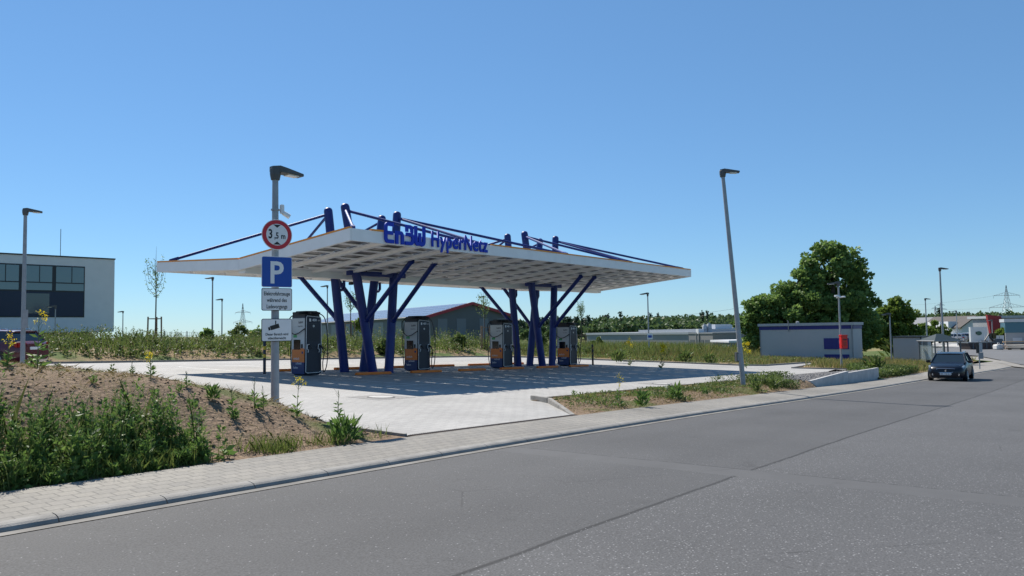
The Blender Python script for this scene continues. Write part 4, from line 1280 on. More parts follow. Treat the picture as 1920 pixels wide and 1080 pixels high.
# meadow to the right of the lot
P = []
while len(P) < 52000:
    x = random.uniform(46.6, 74); y = random.uniform(8.95, 40)
    if x < 58.4 and 11.8 < y < 17.5 and y > 14.6 + (x - 46) * .16: continue
    if x < 47.6 and y > 11.9: continue
    if random.random() > .55 + .45 * hsh(x, y, 2.0): continue
    P.append((x, y, max(base(x, y), -1.6) + .02))
P = np.array(P)
tall = np.clip((P[:, 1] - 22) / 6, 0, 1) * np.clip((P[:, 0] - 49) / 4, 0, 1)
sel = RNG.random(len(P)) < .62 - .45 * tall
hg_ = RNG.uniform(.15, .5, len(P)) * (1 + 1.9 * tall)
tag(blade_mesh('dry_grass', P[sel], hg_[sel], F_dry, w=.014, lean=.3), 'straw coloured dry grass right of the lot around the sheds', 'grass', kind='stuff')
tag(blade_mesh('meadow_grass', P[~sel], hg_[~sel], F_grass, w=.014, lean=.3), 'green meadow grass right of the lot around the sheds', 'grass', kind='stuff')
P = []
while len(P) < 20000:
    x, y = random.uniform(40.6, 50), random.uniform(8.95, 12.0)
    if x < 46.8 and y > 11.7: continue
    if x < 46 and y > 9.4 + (x - 40.5) * .5: continue
    P.append((x, y, base(x, y)))
for _ in range(26000):
    x, y = random.uniform(46.6, 76), random.uniform(16.5, 36)
    if x < 59 and y < 18.0: continue
    P.append((x, y, base(x, y)))
P = np.array(P)
tag(leaf_mesh('meadow_weeds', P + np.stack([np.zeros(len(P)), np.zeros(len(P)), RNG.random(len(P)) ** .7 * .34], 1), RNG.uniform(.07, .16, len(P)), F_bush, upbias=.5), 'low mixed green weeds among the grass by the sheds', 'weeds', kind='stuff')

sp = []
while len(sp) < 900:
    x, y = random.uniform(49.5, 74), random.uniform(25, 42)
    if random.random() > smooth01((y - 25) / 6) * (.3 + .7 * smooth01((hsh(x, y, 2.2) + .5) / .8)): continue
    sp.append((x, y, base(x, y), random.uniform(.5, 1.25)))
P, S, D = plant_points(sp, 24, .17)
tag(leaf_mesh('tall_meadow_weeds', P, S, F_bush, wid=.45, dirs=D), 'tall green weeds at the back of the meadow, before the long grey hall', 'weeds', kind='stuff')
# foreground: dense weeds on the left bank, thin grass and clods on bare soil
def soil_z(x, y): return base(x, y) - .02 + mound(x, y)
def dens_front(x, y):
    """tall weeds on the road side of the left bank"""
    r = smooth01((5.75 - x - .35 * hsh(x, y, .7)) / .7)
    top = 10.1 + .5 * smooth01((4.5 - x) / 2) + .3 * hsh(x, y, .6)
    return r * smooth01((top - y) / .5)
sp = []
while len(sp) < 1150:
    x, y = random.uniform(-3.5, 6.0), random.uniform(8.9, 11.6)
    dn = dens_front(x, y)
    if random.random() > dn: continue
    c = smooth01((hsh(x, y, .45) + .7) / 1.2)
    h = (.22 + .34 * c + .42 * smooth01((3.7 - x) / 1.3)) * random.uniform(.65, 1.35) * (.5 + .5 * smooth01((y - 8.85) / .45))
    sp.append((x, y, soil_z(x, y) - .02, h))
P, S, D = plant_points(sp, 46, .085)
u_ = RNG.random(len(P)) + .22 * np.clip((3.3 - P[:, 0]) / .5, 0, 1); A, B_, C_ = u_ < .55, (u_ >= .55) & (u_ < .8), u_ >= .8
tag(leaf_mesh('bank_weeds', P[A], S[A] * 1.1, F_weed, wid=.5, dirs=D[A]), 'dense dark green weeds in the left foreground beside the pavement', 'weeds', kind='stuff')
tag(leaf_mesh('bank_weeds', P[B_], S[B_] * 1.5, F_weed, wid=.15, dirs=D[B_] + np.array([0, 0, .6])), 'narrow long leaves among the foreground weeds at the left', 'weeds', kind='stuff')
tag(leaf_mesh('bank_weeds', P[C_], S[C_] * .7, F_pale, wid=.35, dirs=D[C_]), 'paler yellow-green leaves and seed heads in the foreground weeds', 'weeds', kind='stuff')
cr = []
while len(cr) < 260:
    x, y = random.uniform(-9, 7.6), random.uniform(11.5, 24)
    g = smooth01((hsh(x, y, 1.2) - .0) / .4) * (.12 + .88 * smooth01((5.5 - x) / 2.5))
    if random.random() > g: continue
    cr.append((x, y, soil_z(x, y) - .02, random.uniform(.10, .26) + .22 * smooth01((3.5 - x) / 3) * random.random()))
P2, S2, D2 = plant_points(cr, 26, .075)
tag(leaf_mesh('crest_weeds', P2, S2, F_bush, wid=.4, dirs=D2), 'low straggling weeds along the crest of the left bank', 'weeds', kind='stuff')
P = np.array([q[:3] for q in sp for _ in range(3)]) + RNG.normal(size=(len(sp) * 3, 3)) * np.array([.05, .05, 0])
tag(blade_mesh('weed_stalks', P, np.array([q[3] * 1.15 for q in sp for _ in range(3)]), F_pale, w=.004, lean=.18), 'thin upright stalks standing out of the foreground weeds', 'weeds', kind='stuff')
P = []
while len(P) < 9000:
    x, y = random.uniform(-3, 8.6), random.uniform(8.88, 11.5)
    low = smooth01((9.5 - y) / .5) * smooth01((hsh(x, y, .5) + .05) / .5) * (1 - .85 * smooth01((x - 7.2) / .5))
    if random.random() > low * .9 + .25 * dens_front(x, y): continue
    P.append((x, y, soil_z(x, y)))
tag(blade_mesh('edge_grass', P, RNG.uniform(.06, .24, len(P)), F_grass, w=.005, lean=.4), 'tufts of green grass along the pavement edge at the foot of the bank', 'grass', kind='stuff')
P = []
while len(P) < 42000:
    x, y = random.uniform(-6, 8.65), random.uniform(9.0, 22)
    if random.random() > (.25 + .75 * smooth01((hsh(x, y, .9) + .2) / .7)) * (1 - .8 * dens_front(x, y)): continue
    P.append((x, y, soil_z(x, y)))
for _ in range(16000):
    x, y = random.uniform(13.9, 29.5), random.uniform(8.85, 11.7)
    if y > 8.8 + (x - 13.45) * 1.0: continue
    P.append((x, y, planter_z(x, y)))
P = np.array(P)
tag(blade_mesh('dead_grass', P, RNG.uniform(.02, .085, len(P)), F_dry, w=.0021, lean=1.2), 'withered straw and stubble lying on the bare soil', 'dead grass', kind='stuff')
# clods
V, F = [], []
for i in range(5200):
    if i % 5 < 3: x, y = random.uniform(1, 8.6), random.uniform(9.1, 15); z = soil_z(x, y)
    else:
        x, y = random.uniform(14, 29.5), random.uniform(8.9, 11.7)
        if y > 8.8 + (x - 13.45) * 1.0: continue
        z = planter_z(x, y)
    r = random.uniform(.008, .03) * (2.2 if random.random() < .04 else 1)
    b = len(V); a = random.uniform(0, 6.28)
    for p in ((r, 0, 0), (-r, 0, 0), (0, r, 0), (0, -r, 0), (0, 0, r * .7), (0, 0, -r * .6)):
        V.append((x + p[0] * math.cos(a) - p[1] * math.sin(a) + random.uniform(-.3, .3) * r, y + p[0] * math.sin(a) + p[1] * math.cos(a), z + p[2] + random.uniform(-.25, .25) * r))
    F += [(b + i_, b + j, b + k) for i_, j, k in ((0, 2, 4), (2, 1, 4), (1, 3, 4), (3, 0, 4), (2, 0, 5), (1, 2, 5), (3, 1, 5), (0, 3, 5))]
tag(npmesh('soil_clods', V, F, M_soil), 'loose brown clods scattered over the bare soil', 'soil clods', kind='stuff')
# low weeds on the planting strip by the leaning lamp
P = []
while len(P) < 16000:
    x, y = random.uniform(14.2, 30), random.uniform(8.85, 11.7)
    if y > 8.8 + (x - 13.45) * .95: continue
    dn = smooth01((hsh(x, y, .8) + .15) / .5) * (.12 + .10 * smooth01((x - 17) / 4) + .8 * smooth01((x - 25.5) / 2.2) * smooth01((11.3 - y) / 1.2))
    if random.random() > dn: continue
    P.append((x, y, planter_z(x, y) + random.random() * (.06 + .22 * smooth01((x - 25) / 2))))
tag(leaf_mesh('strip_weeds', P, RNG.uniform(.03, .10, len(P)), F_bush, upbias=.5, wid=.4), 'low green weeds on the planting strip around the leaning lamp post', 'weeds', kind='stuff')

# ---- single plants one can point at
def rape(x, y, z, h, label, bloom=1.0, fl=F_yel, leaf=F_weed):
    t = thing('flowering_weed', label, 'weed', (x, y, z), random.uniform(0, 6.28), 'tall single weeds around the lot')
    st = MB(); lx_, ly_ = random.uniform(-.06, .06) * h, random.uniform(-.06, .06) * h
    st.path([(0, 0, -.03), (lx_ * .4, ly_ * .4, h * .5), (lx_, ly_, h)], [.006 + .003 * h, .005, .003], 5)
    tips = [(lx_, ly_, h)]
    for k in range(5):
        z0 = h * random.uniform(.5, .85); a = random.uniform(0, 6.28); r = random.uniform(.06, .16) * h
        b = (lx_ * .7 + r * math.cos(a), ly_ * .7 + r * math.sin(a), z0 + random.uniform(.12, .25) * h)
        st.path([(lx_ * .6, ly_ * .6, z0), b], [.003, .002], 4); tips.append(b)
    st.build('stem', M_stem, t)
    n = int(26); zz = RNG.random(n) ** 1.4 * h * .6
    an = RNG.uniform(0, 6.28, n)
    leaf_mesh('foliage', np.stack([lx_ * .3 * zz / h, ly_ * .3 * zz / h, zz], 1), (.20 - .12 * zz / h) * min(1.2, h + .2), leaf, t, wid=.3, dirs=np.stack([np.cos(an), np.sin(an), np.full(n, .5)], 1))
    if bloom:
        pts = np.concatenate([np.array(q) + RNG.normal(size=(int(13 * bloom), 3)) * .024 for q in tips])
        pts = pts if bloom < 2 else pts + RNG.normal(size=pts.shape) * .05
        leaf_mesh('blossom', pts, .022 if bloom < 2 else .05, fl, t, wid=.9)
    return t
def rosette(x, y, z, h, label, leaf=F_weed, n=46, grp='leafy weed clumps around the lot', spread=.5):
    t = thing('weed_clump', label, 'weed', (x, y, z), 0, grp)
    an = RNG.uniform(0, 6.28, n); zz = RNG.random(n) * h * .7; rr = RNG.random(n) * spread * h * .5
    leaf_mesh('foliage', np.stack([rr * np.cos(an), rr * np.sin(an), zz], 1), h * RNG.uniform(.25, .5, n), leaf, t, wid=.28, dirs=np.stack([np.cos(an) * .7, np.sin(an) * .7, np.full(n, 1.0)], 1))
    return t
def ground_hit(x, y, zf):
    """the spot on the ground seen at a photo pixel"""
    v = _fw + _rt * ((x - 960) / FPX) - _up * ((y - 540) / FPX)
    w = old2w(v.x, v.y, v.z); d = 3.0
    while d < 300:
        p = w * d
        if p.z + CAMH <= zf(p.x, p.y): break
        d += .05
    return p.x, p.y, zf(p.x, p.y), d
def on_mound(px_, py_, fn, hp, *a, **k):
    x, y, z, d = ground_hit(px_, py_, soil_z if px_ < 800 else planter_z)
    return fn(x, y, z - .01, hp * d / FPX, *a, **k)
on_mound(556, 783, rape, 72, 'tall yellow-flowering weed just right of the sign post')
on_mound(283, 708, rape, 46, 'yellow-flowering weed on the crest of the left bank, before the shaded bays')
on_mound(436, 786, rape, 62, 'tall seeding weed left of the sign post', bloom=0)
on_mound(477, 768, rape, 60, 'first of two slim leafy stalks left of the sign post', bloom=0)
on_mound(494, 768, rape, 44, 'slim leafy stalk close to the left of the sign post', bloom=0)
on_mound(634, 787, rape, 56, 'thin bare stalk right of the sign post', bloom=0)
on_mound(350, 726, rape, 30, 'short thin stalk on the bank crest left of the bushy clump', bloom=0)
on_mound(248, 700, rape, 22, 'small upright weed at the left end of the bank crest', bloom=0)
on_mound(70, 690, rape, 108, 'tall yellow rape in front of the office window at the far left', bloom=1.2)
on_mound(52, 682, rape, 70, 'pale-flowering weed in front of the dark red car', fl=F_whitefl)
on_mound(14, 690, rape, 62, 'yellow weed at the left edge before the dark red car')
on_mound(1160, 762, rape, 58, 'tall yellow-topped weed at the entrance end of the planting strip')
on_mound(1252, 749, rape, 26, 'short thin weed in the middle of the planting strip', bloom=.6, fl=F_whitefl)
on_mound(398, 752, rosette, 32, 'bushy green weed on the bank crest before the shaded lot', n=90)
on_mound(644, 829, rosette, 52, 'large bushy weed at the tip of the left bank beside the pavement', n=190, spread=1.0)
on_mound(338, 738, rosette, 20, 'pale broad-leaved weed on the bank crest')
on_mound(438, 785, rosette, 22, 'dark broad-leaved weed at the foot of the tall seeding stalk')
on_mound(360, 772, rosette, 26, 'spreading weed on the brown soil above the foreground thicket')
on_mound(290, 752, rosette, 22, 'flat dark-leaved weed in the middle of the bare bank')
on_mound(175, 720, rosette, 20, 'yellow-green seedling on the bare soil near the bank crest')
on_mound(1205, 763, rosette, 34, 'green weed in the planting strip opposite the lot manhole', n=90)
on_mound(1268, 750, rosette, 34, 'green weed farther along the planting strip, midway to the leaning lamp', n=80)
on_mound(1076, 744, rosette, 15, 'small weed at the lot-side corner of the planting strip')
on_mound(1322, 741, rosette, 18, 'small weed left of the leaning lamp post')
on_mound(1418, 735, rosette, 26, 'thick weed just right of the leaning lamp post', n=90, leaf=F_bush)
on_mound(1452, 732, rosette, 26, 'thick weed before the gravel bed', n=90, leaf=F_bush)
for px_, py_, hp, lab in ((1240, 691, 44, 'large yellow-flowering bush on the meadow left of the leaning lamp post'), (1182, 685, 50, 'loose yellow-flowering weed on the meadow right of the blue and white board'), (1400, 690, 46, 'yellow-flowering weed beside the left corner of the blue-banded shed')):
    x, y, z, d = ground_hit(px_, py_, lambda a, b: base(a, b) + .03)
    for _ in range(1): rape(x, y, z, hp * d / FPX, lab, bloom=5 if px_ == 1240 else 2.4, leaf=F_bush)
for px_, py_, hp, lab in ((1160, 680, 26, 'dark upright weed at the meadow edge right of the slim bollard'), (1100, 670, 22, 'dark weed at the back right corner of the lot'), (1285, 680, 24, 'large leafy weed on the meadow edge left of the leaning lamp post'), (1330, 682, 20, 'green thistle on the meadow edge behind the lot kerb'), (1640, 700, 34, 'pale flowering clump right of the low walls'), (1700, 672, 46, 'round bush between the two sheds')):
    x, y, z, d = ground_hit(px_, py_, lambda a, b: base(a, b) + .03)
    rosette(x, y, z, hp * d / FPX, lab, leaf=F_bush, n=130, spread=.9 if px_ != 1700 else 1.6, grp='leafy clumps on the meadow')

# ------------------------------------------------------------------ trees and bushes
def crown_pts(blobs, n, sub=26, flat=.8):
    P, D = [], []
    vol = np.array([b[3] ** 2 for b in blobs]); vol = vol / vol.sum()
    for (bx, by, bz, br), w in zip(blobs, vol):
        k = max(6, int(sub))
        c = RNG.normal(size=(k, 3)); c /= np.linalg.norm(c, axis=1)[:, None]
        c[:, 2] = c[:, 2] * flat
        rad = br * RNG.uniform(.5, 1.08, k)[:, None]
        cs = np.array([bx, by, bz]) + c * rad
        m = int(n * w)
        pick = RNG.integers(0, k, m)
        off = RNG.normal(size=(m, 3)); off /= np.linalg.norm(off, axis=1)[:, None] + 1e-9
        off *= (br * RNG.uniform(.12, .30, k)[pick] * RNG.uniform(.5, 1.0, m) ** .5)[:, None]
        off[:, 2] *= .7
        P.append(cs[pick] + off); D.append(off / (np.linalg.norm(off, axis=1)[:, None] + 1e-9))
    return np.concatenate(P), np.concatenate(D)
def tree(name, label, loc, blobs, n, size, m, trunk=(.25, 3.0), group=None, sub=26, cat='tree', limbs=True):
    t = thing(name, label, cat, loc, 0, group)
    P, D = crown_pts(blobs, n, sub)
    P[:, 2] = np.maximum(P[:, 2], .1)
    leaf_mesh('crown', P, RNG.uniform(.7, 1.3, len(P)) * size, m, t, wid=.75, dirs=D * .8)
    if trunk:
        tr = MB(); r, h = trunk
        top = max(blobs, key=lambda b: b[2])
        tr.path([(0, 0, -.3), (.05, .0, h * .5), (0, 0, h), (top[0] * .8, top[1] * .8, top[2])], [r * 1.25, r, r * .8, r * .15], 8)
        if limbs:
            for bx, by, bz, br in blobs[:9]:
                tr.path([(0, 0, h * random.uniform(.6, 1.0)), (bx * .5, by * .5, (h + bz) / 2), (bx, by, bz)], [r * .5, r * .3, r * .08], 6)
        tr.build('trunk', M_bark, t)
    return t
# the big trees behind the shed
wx, wy = at(1565, 73); zb = -1.5
s_ = 73 / FPX
def bl(px_, py_, rp, dd=0.0, x0=1565, d=73, z0=None):
    ax, ay = at(px_, d + dd); bx, by = at(x0, d)
    return (ax - bx, ay - by, zat(px_, py_, d + dd) - (zb if z0 is None else z0), rp * (d + dd) / FPX)
tree('broad_tree', 'tallest broad dark green tree, right behind the blue-banded shed', (wx, wy, zb),
     [bl(1560, 495, 42), bl(1585, 530, 48, 1), bl(1540, 545, 48, -1), bl(1605, 565, 40), bl(1615, 520, 26), bl(1575, 590, 55, -1), bl(1530, 600, 45, -2), bl(1612, 615, 40, 1), bl(1565, 470, 26), bl(1600, 490, 28, 1), bl(1630, 600, 26, 2), bl(1580, 640, 50)], 26000, .34, F_tree, (.35, 3.5), sub=30)
wx, wy = at(1455, 71)
tree('broad_tree', 'lower left shoulder tree behind the left end of the blue-banded shed', (wx, wy, zb),
     [bl(1450, 580, 36, 0, 1455, 71), bl(1480, 560, 38, 1, 1455, 71), bl(1425, 600, 28, 0, 1455, 71), bl(1505, 535, 36, 1, 1455, 71), bl(1470, 610, 40, -1, 1455, 71), bl(1520, 575, 40, 0, 1455, 71), bl(1412, 575, 16, 0, 1455, 71), bl(1440, 635, 30, 0, 1455, 71), bl(1520, 510, 24, 1, 1455, 71), bl(1408, 605, 26, 0, 1455, 71), bl(1430, 572, 24, 0, 1455, 71), bl(1415, 635, 26, 0, 1455, 71)], 20000, .33, F_tree, (.28, 2.5), sub=28)
wx, wy = at(1678, 78)
tree('broad_tree', 'rounder paler green tree behind the small grey shed', (wx, wy, zb),
     [bl(1672, 590, 30, 0, 1678, 78), bl(1690, 605, 32, 1, 1678, 78), bl(1655, 605, 28, 0, 1678, 78), bl(1675, 630, 36, 0, 1678, 78), bl(1700, 625, 22, 1, 1678, 78), bl(1650, 635, 28, 0, 1678, 78), bl(1685, 575, 20, 0, 1678, 78)], 13000, .32, F_tree2, (.25, 2.2), sub=24)
for k, (px_, py_, rp, d, lab, m) in enumerate(((1735, 617, 17, 118, 'small pale tree left of the tall street lamp by the shelter', F_tree2), (1760, 615, 19, 125, 'small tree behind the tall street lamp', F_tree2), (1722, 632, 15, 112, 'low bush tree between round tree and shelter', F_tree), (1880, 625, 14, 118, 'light green bush before the grey building at the right edge', F_tree2))):
    wx, wy = at(px_, d); z0 = -1.6
    tree('small_tree', lab, (wx, wy, z0), [bl(px_ + a * rp, py_ + b * rp, rp * c, 0, px_, d, z0) for a, b, c in ((0, 0, .8), (.5, .3, .6), (-.5, .35, .6), (0, .8, .8))], 2600, .40, m, (.15, 1.5), 'small trees by the junction', 14)
# hedge before the white house
# young staked trees on the bank
def young_tree(px_, d, ytop, ycr, label, n=620, stake=True, w=24):
    wx, wy = at(px_, d); z0 = bank_z(wx, wy) if wy < 62 else base(wx, wy)
    h = zat(px_, ytop, d) - z0; hc = zat(px_, ycr, d) - z0; wr = w * d / FPX
    t = thing('young_tree', label, 'tree', (wx, wy, z0), 0, 'young thin trees on the embankment')
    tr = MB(); tr.path([(0, 0, -.1), (.03, 0, hc), (0, .02, h * .8), (.02, 0, h)], [.045, .035, .015, .004], 6)
    tips = []
    for k in range(15):
        a = k * 2.4; z1 = hc + (h - hc) * .55 * (k / 15)
        r = wr * random.uniform(.55, 1.0) * (1 - .45 * k / 15); ze = z1 + random.uniform(.35, .75) * (h - z1)
        p = [(0, 0, z1), (r * .7 * math.cos(a), r * .7 * math.sin(a), z1 + (ze - z1) * .35), (r * math.cos(a), r * math.sin(a), ze)]
        tr.path(p, [.014, .010, .003], 4); tips.append(p)
    tr.build('trunk', M_bark, t)
    pts = []
    for _ in range(n):
        p = random.choice(tips); s = random.random()
        q = (Vector(p[0]).lerp(Vector(p[1]), s * 2) if s < .5 else Vector(p[1]).lerp(Vector(p[2]), s * 2 - 1))
        pts.append(tuple(q + Vector((random.gauss(0, .05), random.gauss(0, .05), random.gauss(0, .05)))))
    leaf_mesh('crown', pts, RNG.uniform(.06, .14, n), F_tree, t, wid=.6)
    if stake:
        s = thing('tree_stake', 'wooden support frame around the ' + label, 'tree stakes', (wx, wy, z0), random.uniform(0, 1), 'wooden supports of the young trees')
        hs = 1.9
        for k in range(3):
            a = k * 2.094 + .4
            MB().tube((.45 * math.cos(a), .45 * math.sin(a), -.2), (.42 * math.cos(a), .42 * math.sin(a), hs), .045, .045, 8).build('post', M_wood, s)
        for k in range(3):
            a, b = k * 2.094 + .4, (k + 1) * 2.094 + .4
            MB().tube((.43 * math.cos(a), .43 * math.sin(a), hs - .12), (.43 * math.cos(b), .43 * math.sin(b), hs - .12), .03, .03, 6).build('rail', M_wood, s)
young_tree(291, 46, 462, 560, 'young tree left of the canopy tip', 420, True, 27)
young_tree(657, 60, 535, 585, 'young tree seen between the first charger and the crossed columns', 420, True, 16)
young_tree(908, 62, 538, 598, 'young tree before the barn gable', 420, True, 20)
young_tree(1090, 68, 556, 600, 'young tree right of the right column group', 480, True, 13)
# bushes on the bank
for k, (px_, py_, rp, d, lab, m) in enumerate(((388, 622, 11, 58, 'dark bush on the bank under the two thin lamp posts', F_tree), (448, 618, 17, 58, 'wide bush on the bank left of the sign post', F_bush), (482, 622, 15, 60, 'bush on the bank just left of the sign post', F_tree), (680, 600, 14, 64, 'yellow-green bush by the stakes behind the crossed columns', F_tree2), (625, 640, 12, 52, 'bush on the bank right of the first charger', F_bush), (235, 640, 12, 50, 'low dark bush on the bank right of the office building', F_tree), (720, 645, 13, 52, 'bush on the bank between navy columns', F_bush), (1010, 632, 14, 66, 'leafy bush behind the right column group', F_bush), (860, 632, 12, 60, 'bush on the bank left of the third charger', F_bush), (1120, 640, 13, 70, 'bush on the bank right of the fourth charger', F_bush))):
    wx, wy = at(px_, d); z0 = bank_z(wx, wy) if wy < 62 else base(wx, wy)
    tree('bush', lab, (wx, wy, z0), [bl(px_ + a * rp, py_ + b * rp, rp * c, 0, px_, d, z0) for a, b, c in ((0, 0, .6), (.6, .3, .5), (-.6, .4, .5), (.2, .9, .7), (-.3, 1.0, .6))], 900, .20, m, (.05, .3), 'bushes on the embankment', 10, 'bush', False)
# the distant wood: it reads as one mass
P, D, S = [], [], []
conP = []
for row, (dep, zc, hh) in enumerate(((250, 0, 6.2), (285, 0, 6.8), (330, 0, 7.2), (380, 0, 7.0), (430, 0, 6.6))):
    x = 840
    while x < 2150:
        if row < 2 and 1660 < x: x += 12; continue
        dd = dep + random.uniform(-14, 14); ax, ay = at(x, dd)
        f = 1.0
        if x < 1120: f = .55 + .35 * (x - 840) / 280
        zz = ground_z(ax, ay)
        h = hh * random.uniform(.75, 1.12) * f
        if x > 1680: zz -= 1.0
        con = random.random() < (.5 if x < 1110 else .05)
        if con:
            hc = h * random.uniform(1.0, 1.35); k = 150
            tt = RNG.random(k) ** .7; r = (1 - tt) * hc * .22 + .1; a = RNG.uniform(0, 6.28, k)
            conP.append(np.stack([ax + r * np.cos(a) * RNG.random(k) ** .5, ay + r * np.sin(a) * RNG.random(k) ** .5, zz + tt * hc], 1))
        else:
            w = h * random.uniform(.38, .55)
            p, d_ = crown_pts([(ax, ay, zz + h * .62, w * .8), (ax + w * .4, ay, zz + h * .45, w * .6), (ax - w * .4, ay + .3 * w, zz + h * .42, w * .6)], 230, 9)
            P.append(p); D.append(d_)
        x += random.uniform(.45, .8) * hh * .8 * FPX / dd * .55
P = np.concatenate(P); D = np.concatenate(D)
tag(leaf_mesh('distant_wood', P, RNG.uniform(.7, 1.5, len(P)), F_far, wid=.9, dirs=D), 'broadleaved wood along the horizon behind the long grey hall', 'wood', kind='stuff')
conP = np.concatenate(conP)
tag(leaf_mesh('distant_conifers', conP, RNG.uniform(.7, 1.4, len(conP)), F_con, wid=.6, upbias=-.3), 'dark conifers standing out of the distant wood', 'wood', kind='stuff')

# ------------------------------------------------------------------ buildings and far things
def frame_thing(name, label, cat, a, b, zbase, group=None):
    """a thing whose local x runs from ground point a to b, local y away to the left of that; returns it and the length"""
    a2, b2 = Vector(a), Vector(b); d = b2 - a2
    t = thing(name, label, cat, (a2.x, a2.y, zbase), math.atan2(d.y, d.x), group)
    return t, d.length
def local_z(px_, py_, d, zb_): return zat(px_, py_, d) - zb_
M_render = mat('grey white render', (.68, .68, .68), .8, noise=.04, nscale=1.2)
M_frame = mat('window frame dark', (.02, .024, .028), .5)
M_spandrel = mat('dark spandrel glass', (.014, .026, .055), .35, spec=.35)
M_winpale = mat('pale window glass', (.10, .16, .17), .05, spec=1.0)
M_metal = mat('grey sheet metal', (.22, .235, .25), .6, noise=.06, nscale=.6)
M_metaldark = mat('dark grey sheet metal', (.085, .10, .11), .6, noise=.08, nscale=.5)
M_shed = mat('pale shed sheet', (.36, .38, .40), .6, noise=.04, nscale=1.0)
M_roofdark = mat('dark roof', (.06, .052, .048), .8, noise=.15, nscale=1)
M_housewhite = mat('house render', (.62, .63, .66), .8)
M_teal = mat('teal facade', (.03, .10, .14), .4, noise=.1)
M_redwall = mat('red wall', (.26, .02, .025), .6, noise=.08)

# office block at the far left
def o2(x, y): w = old2w(x, y); return (w.x, w.y)
cx, cy = (213 - 960) / FPX * 75, 75.0
zb = .3
t, L_ = frame_thing('office_building', 'pale grey office block with a dark band of windows at the far left', 'building', o2(cx - .7071 * 24, cy - .7071 * 24), o2(cx, cy), zb)
zt, zl = local_z(213, 487, 75, zb), local_z(213, 622, 75, zb)
MB().box(0, L_, 0, 16, zl, zt).build('upper_storeys', M_render, t)
MB().box(0, L_ - 1.6, 1.2, 15, -.3, zl).build('ground_storey', M_metaldark, t)
MB().box(-.05, L_ + .06, -.06, 16.06, zt, zt + .12).build('roof_edge', M_frame, t)
def ft(px_):
    k = (px_ - 960) / FPX
    q = (75 * k - cx) / (.7071 * (k - 1)); return L_ - q
def fz(px_, py_):
    q = L_ - ft(px_); return local_z(px_, py_, 75 - .7071 * q, zb)
wz0, wz1 = fz(157, 595), fz(157, 500)
wm = fz(157, 547); wtr = fz(157, 532)
MB().box(.6, ft(157), -.03, .05, wz0, wz1).build('window_band', M_frame, t)
MB().box(.7, ft(157) - .1, -.05, -.03, wz0 + .1, wm - .1).build('spandrel_panel', M_spandrel, t)
xr = ft(155)
k = 0
while xr > 1.0:
    xl = xr - 2.35
    w_o = MB().box(xl, xr, -.06, -.03, wm + .05, wz1 - .12).build('window', M_winpale, t)
    MB().box(xl, xr, -.09, -.06, wtr - .05, wtr + .05).build('transom', M_frame, w_o)
    MB().box(xr - 1.0 - .06, xr - 1.0, -.09, -.06, wtr + .05, wz1 - .12).build('mullion', M_frame, w_o)
    if k % 2: MB().box(xl + .3, xr - .2, -.07, -.051, wz0 + .35, wm - .25).build('lower_window', mat('dim window', (.03, .05, .055), .08, spec=.8), t)
    xr = xl - .32; k += 1
MB().path([(L_ - 3.2, 6, zt), (L_ - 3.2, 6, zt + 3.4)], .03, 5).build('antenna', M_frame, t)

# barn with solar roof
def barn():
    d0 = 120.0
    G = (-6.4, d0); a = (.86, .51); b = (-.51, .86); w = 7.56; Lb = 62
    zb_ = -.6
    c = o2(G[0], G[1])
    ax = o2(G[0] + a[0], G[1] + a[1]); rz = math.atan2(ax[1] - c[1], ax[0] - c[0])
    t = thing('barn', 'long dark grey barn with a solar roof and red verge behind the canopy', 'barn', (c[0], c[1], zb_), rz)
    ze, za = zat(800, 594, 116) - zb_, zat(883, 569, d0) - zb_
    MB().prism([(-w, -.5), (w, -.5), (w, ze), (0, za), (-w, ze)], lambda x, z: (x, 0, z), lambda x, z: (x, Lb, z)).build('walls', M_metaldark, t)
    for s in (-1, 1):
        n = Vector((s * (za - ze), 0, w)).normalized(); q = MB()
        e0, e1 = Vector((s * (w + .4), -.4, ze - .4 * (za - ze) / w)), Vector((0, -.4, za))
        f0, f1 = e0 + Vector((0, Lb + .8, 0)), e1 + Vector((0, Lb + .8, 0))
        q.hexa([e0, e1, f1, f0, e0 + n * .15, e1 + n * .15, f1 + n * .15, f0 + n * .15])
        r = q.build('roof', M_metal, t)
        # solar modules in rows
        mm = MB(); nr, nc = 5, 44
        for i in range(nr):
            for j in range(nc):
                p = lambda u_, v_: e0.lerp(e1, u_) + (f0 - e0) * v_ + n * .22
                u0, u1, v0, v1 = .04 + .92 * i / nr, .04 + .92 * (i + .94) / nr, .01 + .98 * j / nc, .01 + .98 * (j + .95) / nc
                mm.add([p(u0, v0), p(u1, v0), p(u1, v1), p(u0, v1)], [(0, 1, 2, 3)])
        mm.build('solar_panel', M_barnpv, r, fix=False)
        g0, g1 = e0 + n * .02, e1 + n * .02
        MB().hexa([g0 - n * .22 + Vector((0, -.12, 0)), g1 - n * .22 + Vector((0, -.12, 0)), g1 - n * .22, g0 - n * .22, g0 + n * .22 + Vector((0, -.12, 0)), g1 + n * .22 + Vector((0, -.12, 0)), g1 + n * .22, g0 + n * .22]).build('verge_board', M_vergered, r)
    for x0, x1 in ((-5.8, -4.2), (-2.6, -1.0), (1.4, 3.0), (4.6, 6.2)):
        MB().box(x0, x1, -.04, .02, 1.2, ze - .3).build('panel', M_barnpanel, t)
    for j in range(7):
        MB().box(-w - .04, -w + .02, 2 + j * 8, 7 + j * 8, .6, ze - .5).build('panel', M_barnpanel, t)
M_barnpv = mat('barn solar glass', (.10, .12, .17), .22, spec=1.0, noise=.08, nscale=.4)
M_vergered = mat('verge red', (.26, .015, .03), .5)
M_barnpanel = mat('translucent panel', (.13, .155, .175), .5)
barn()

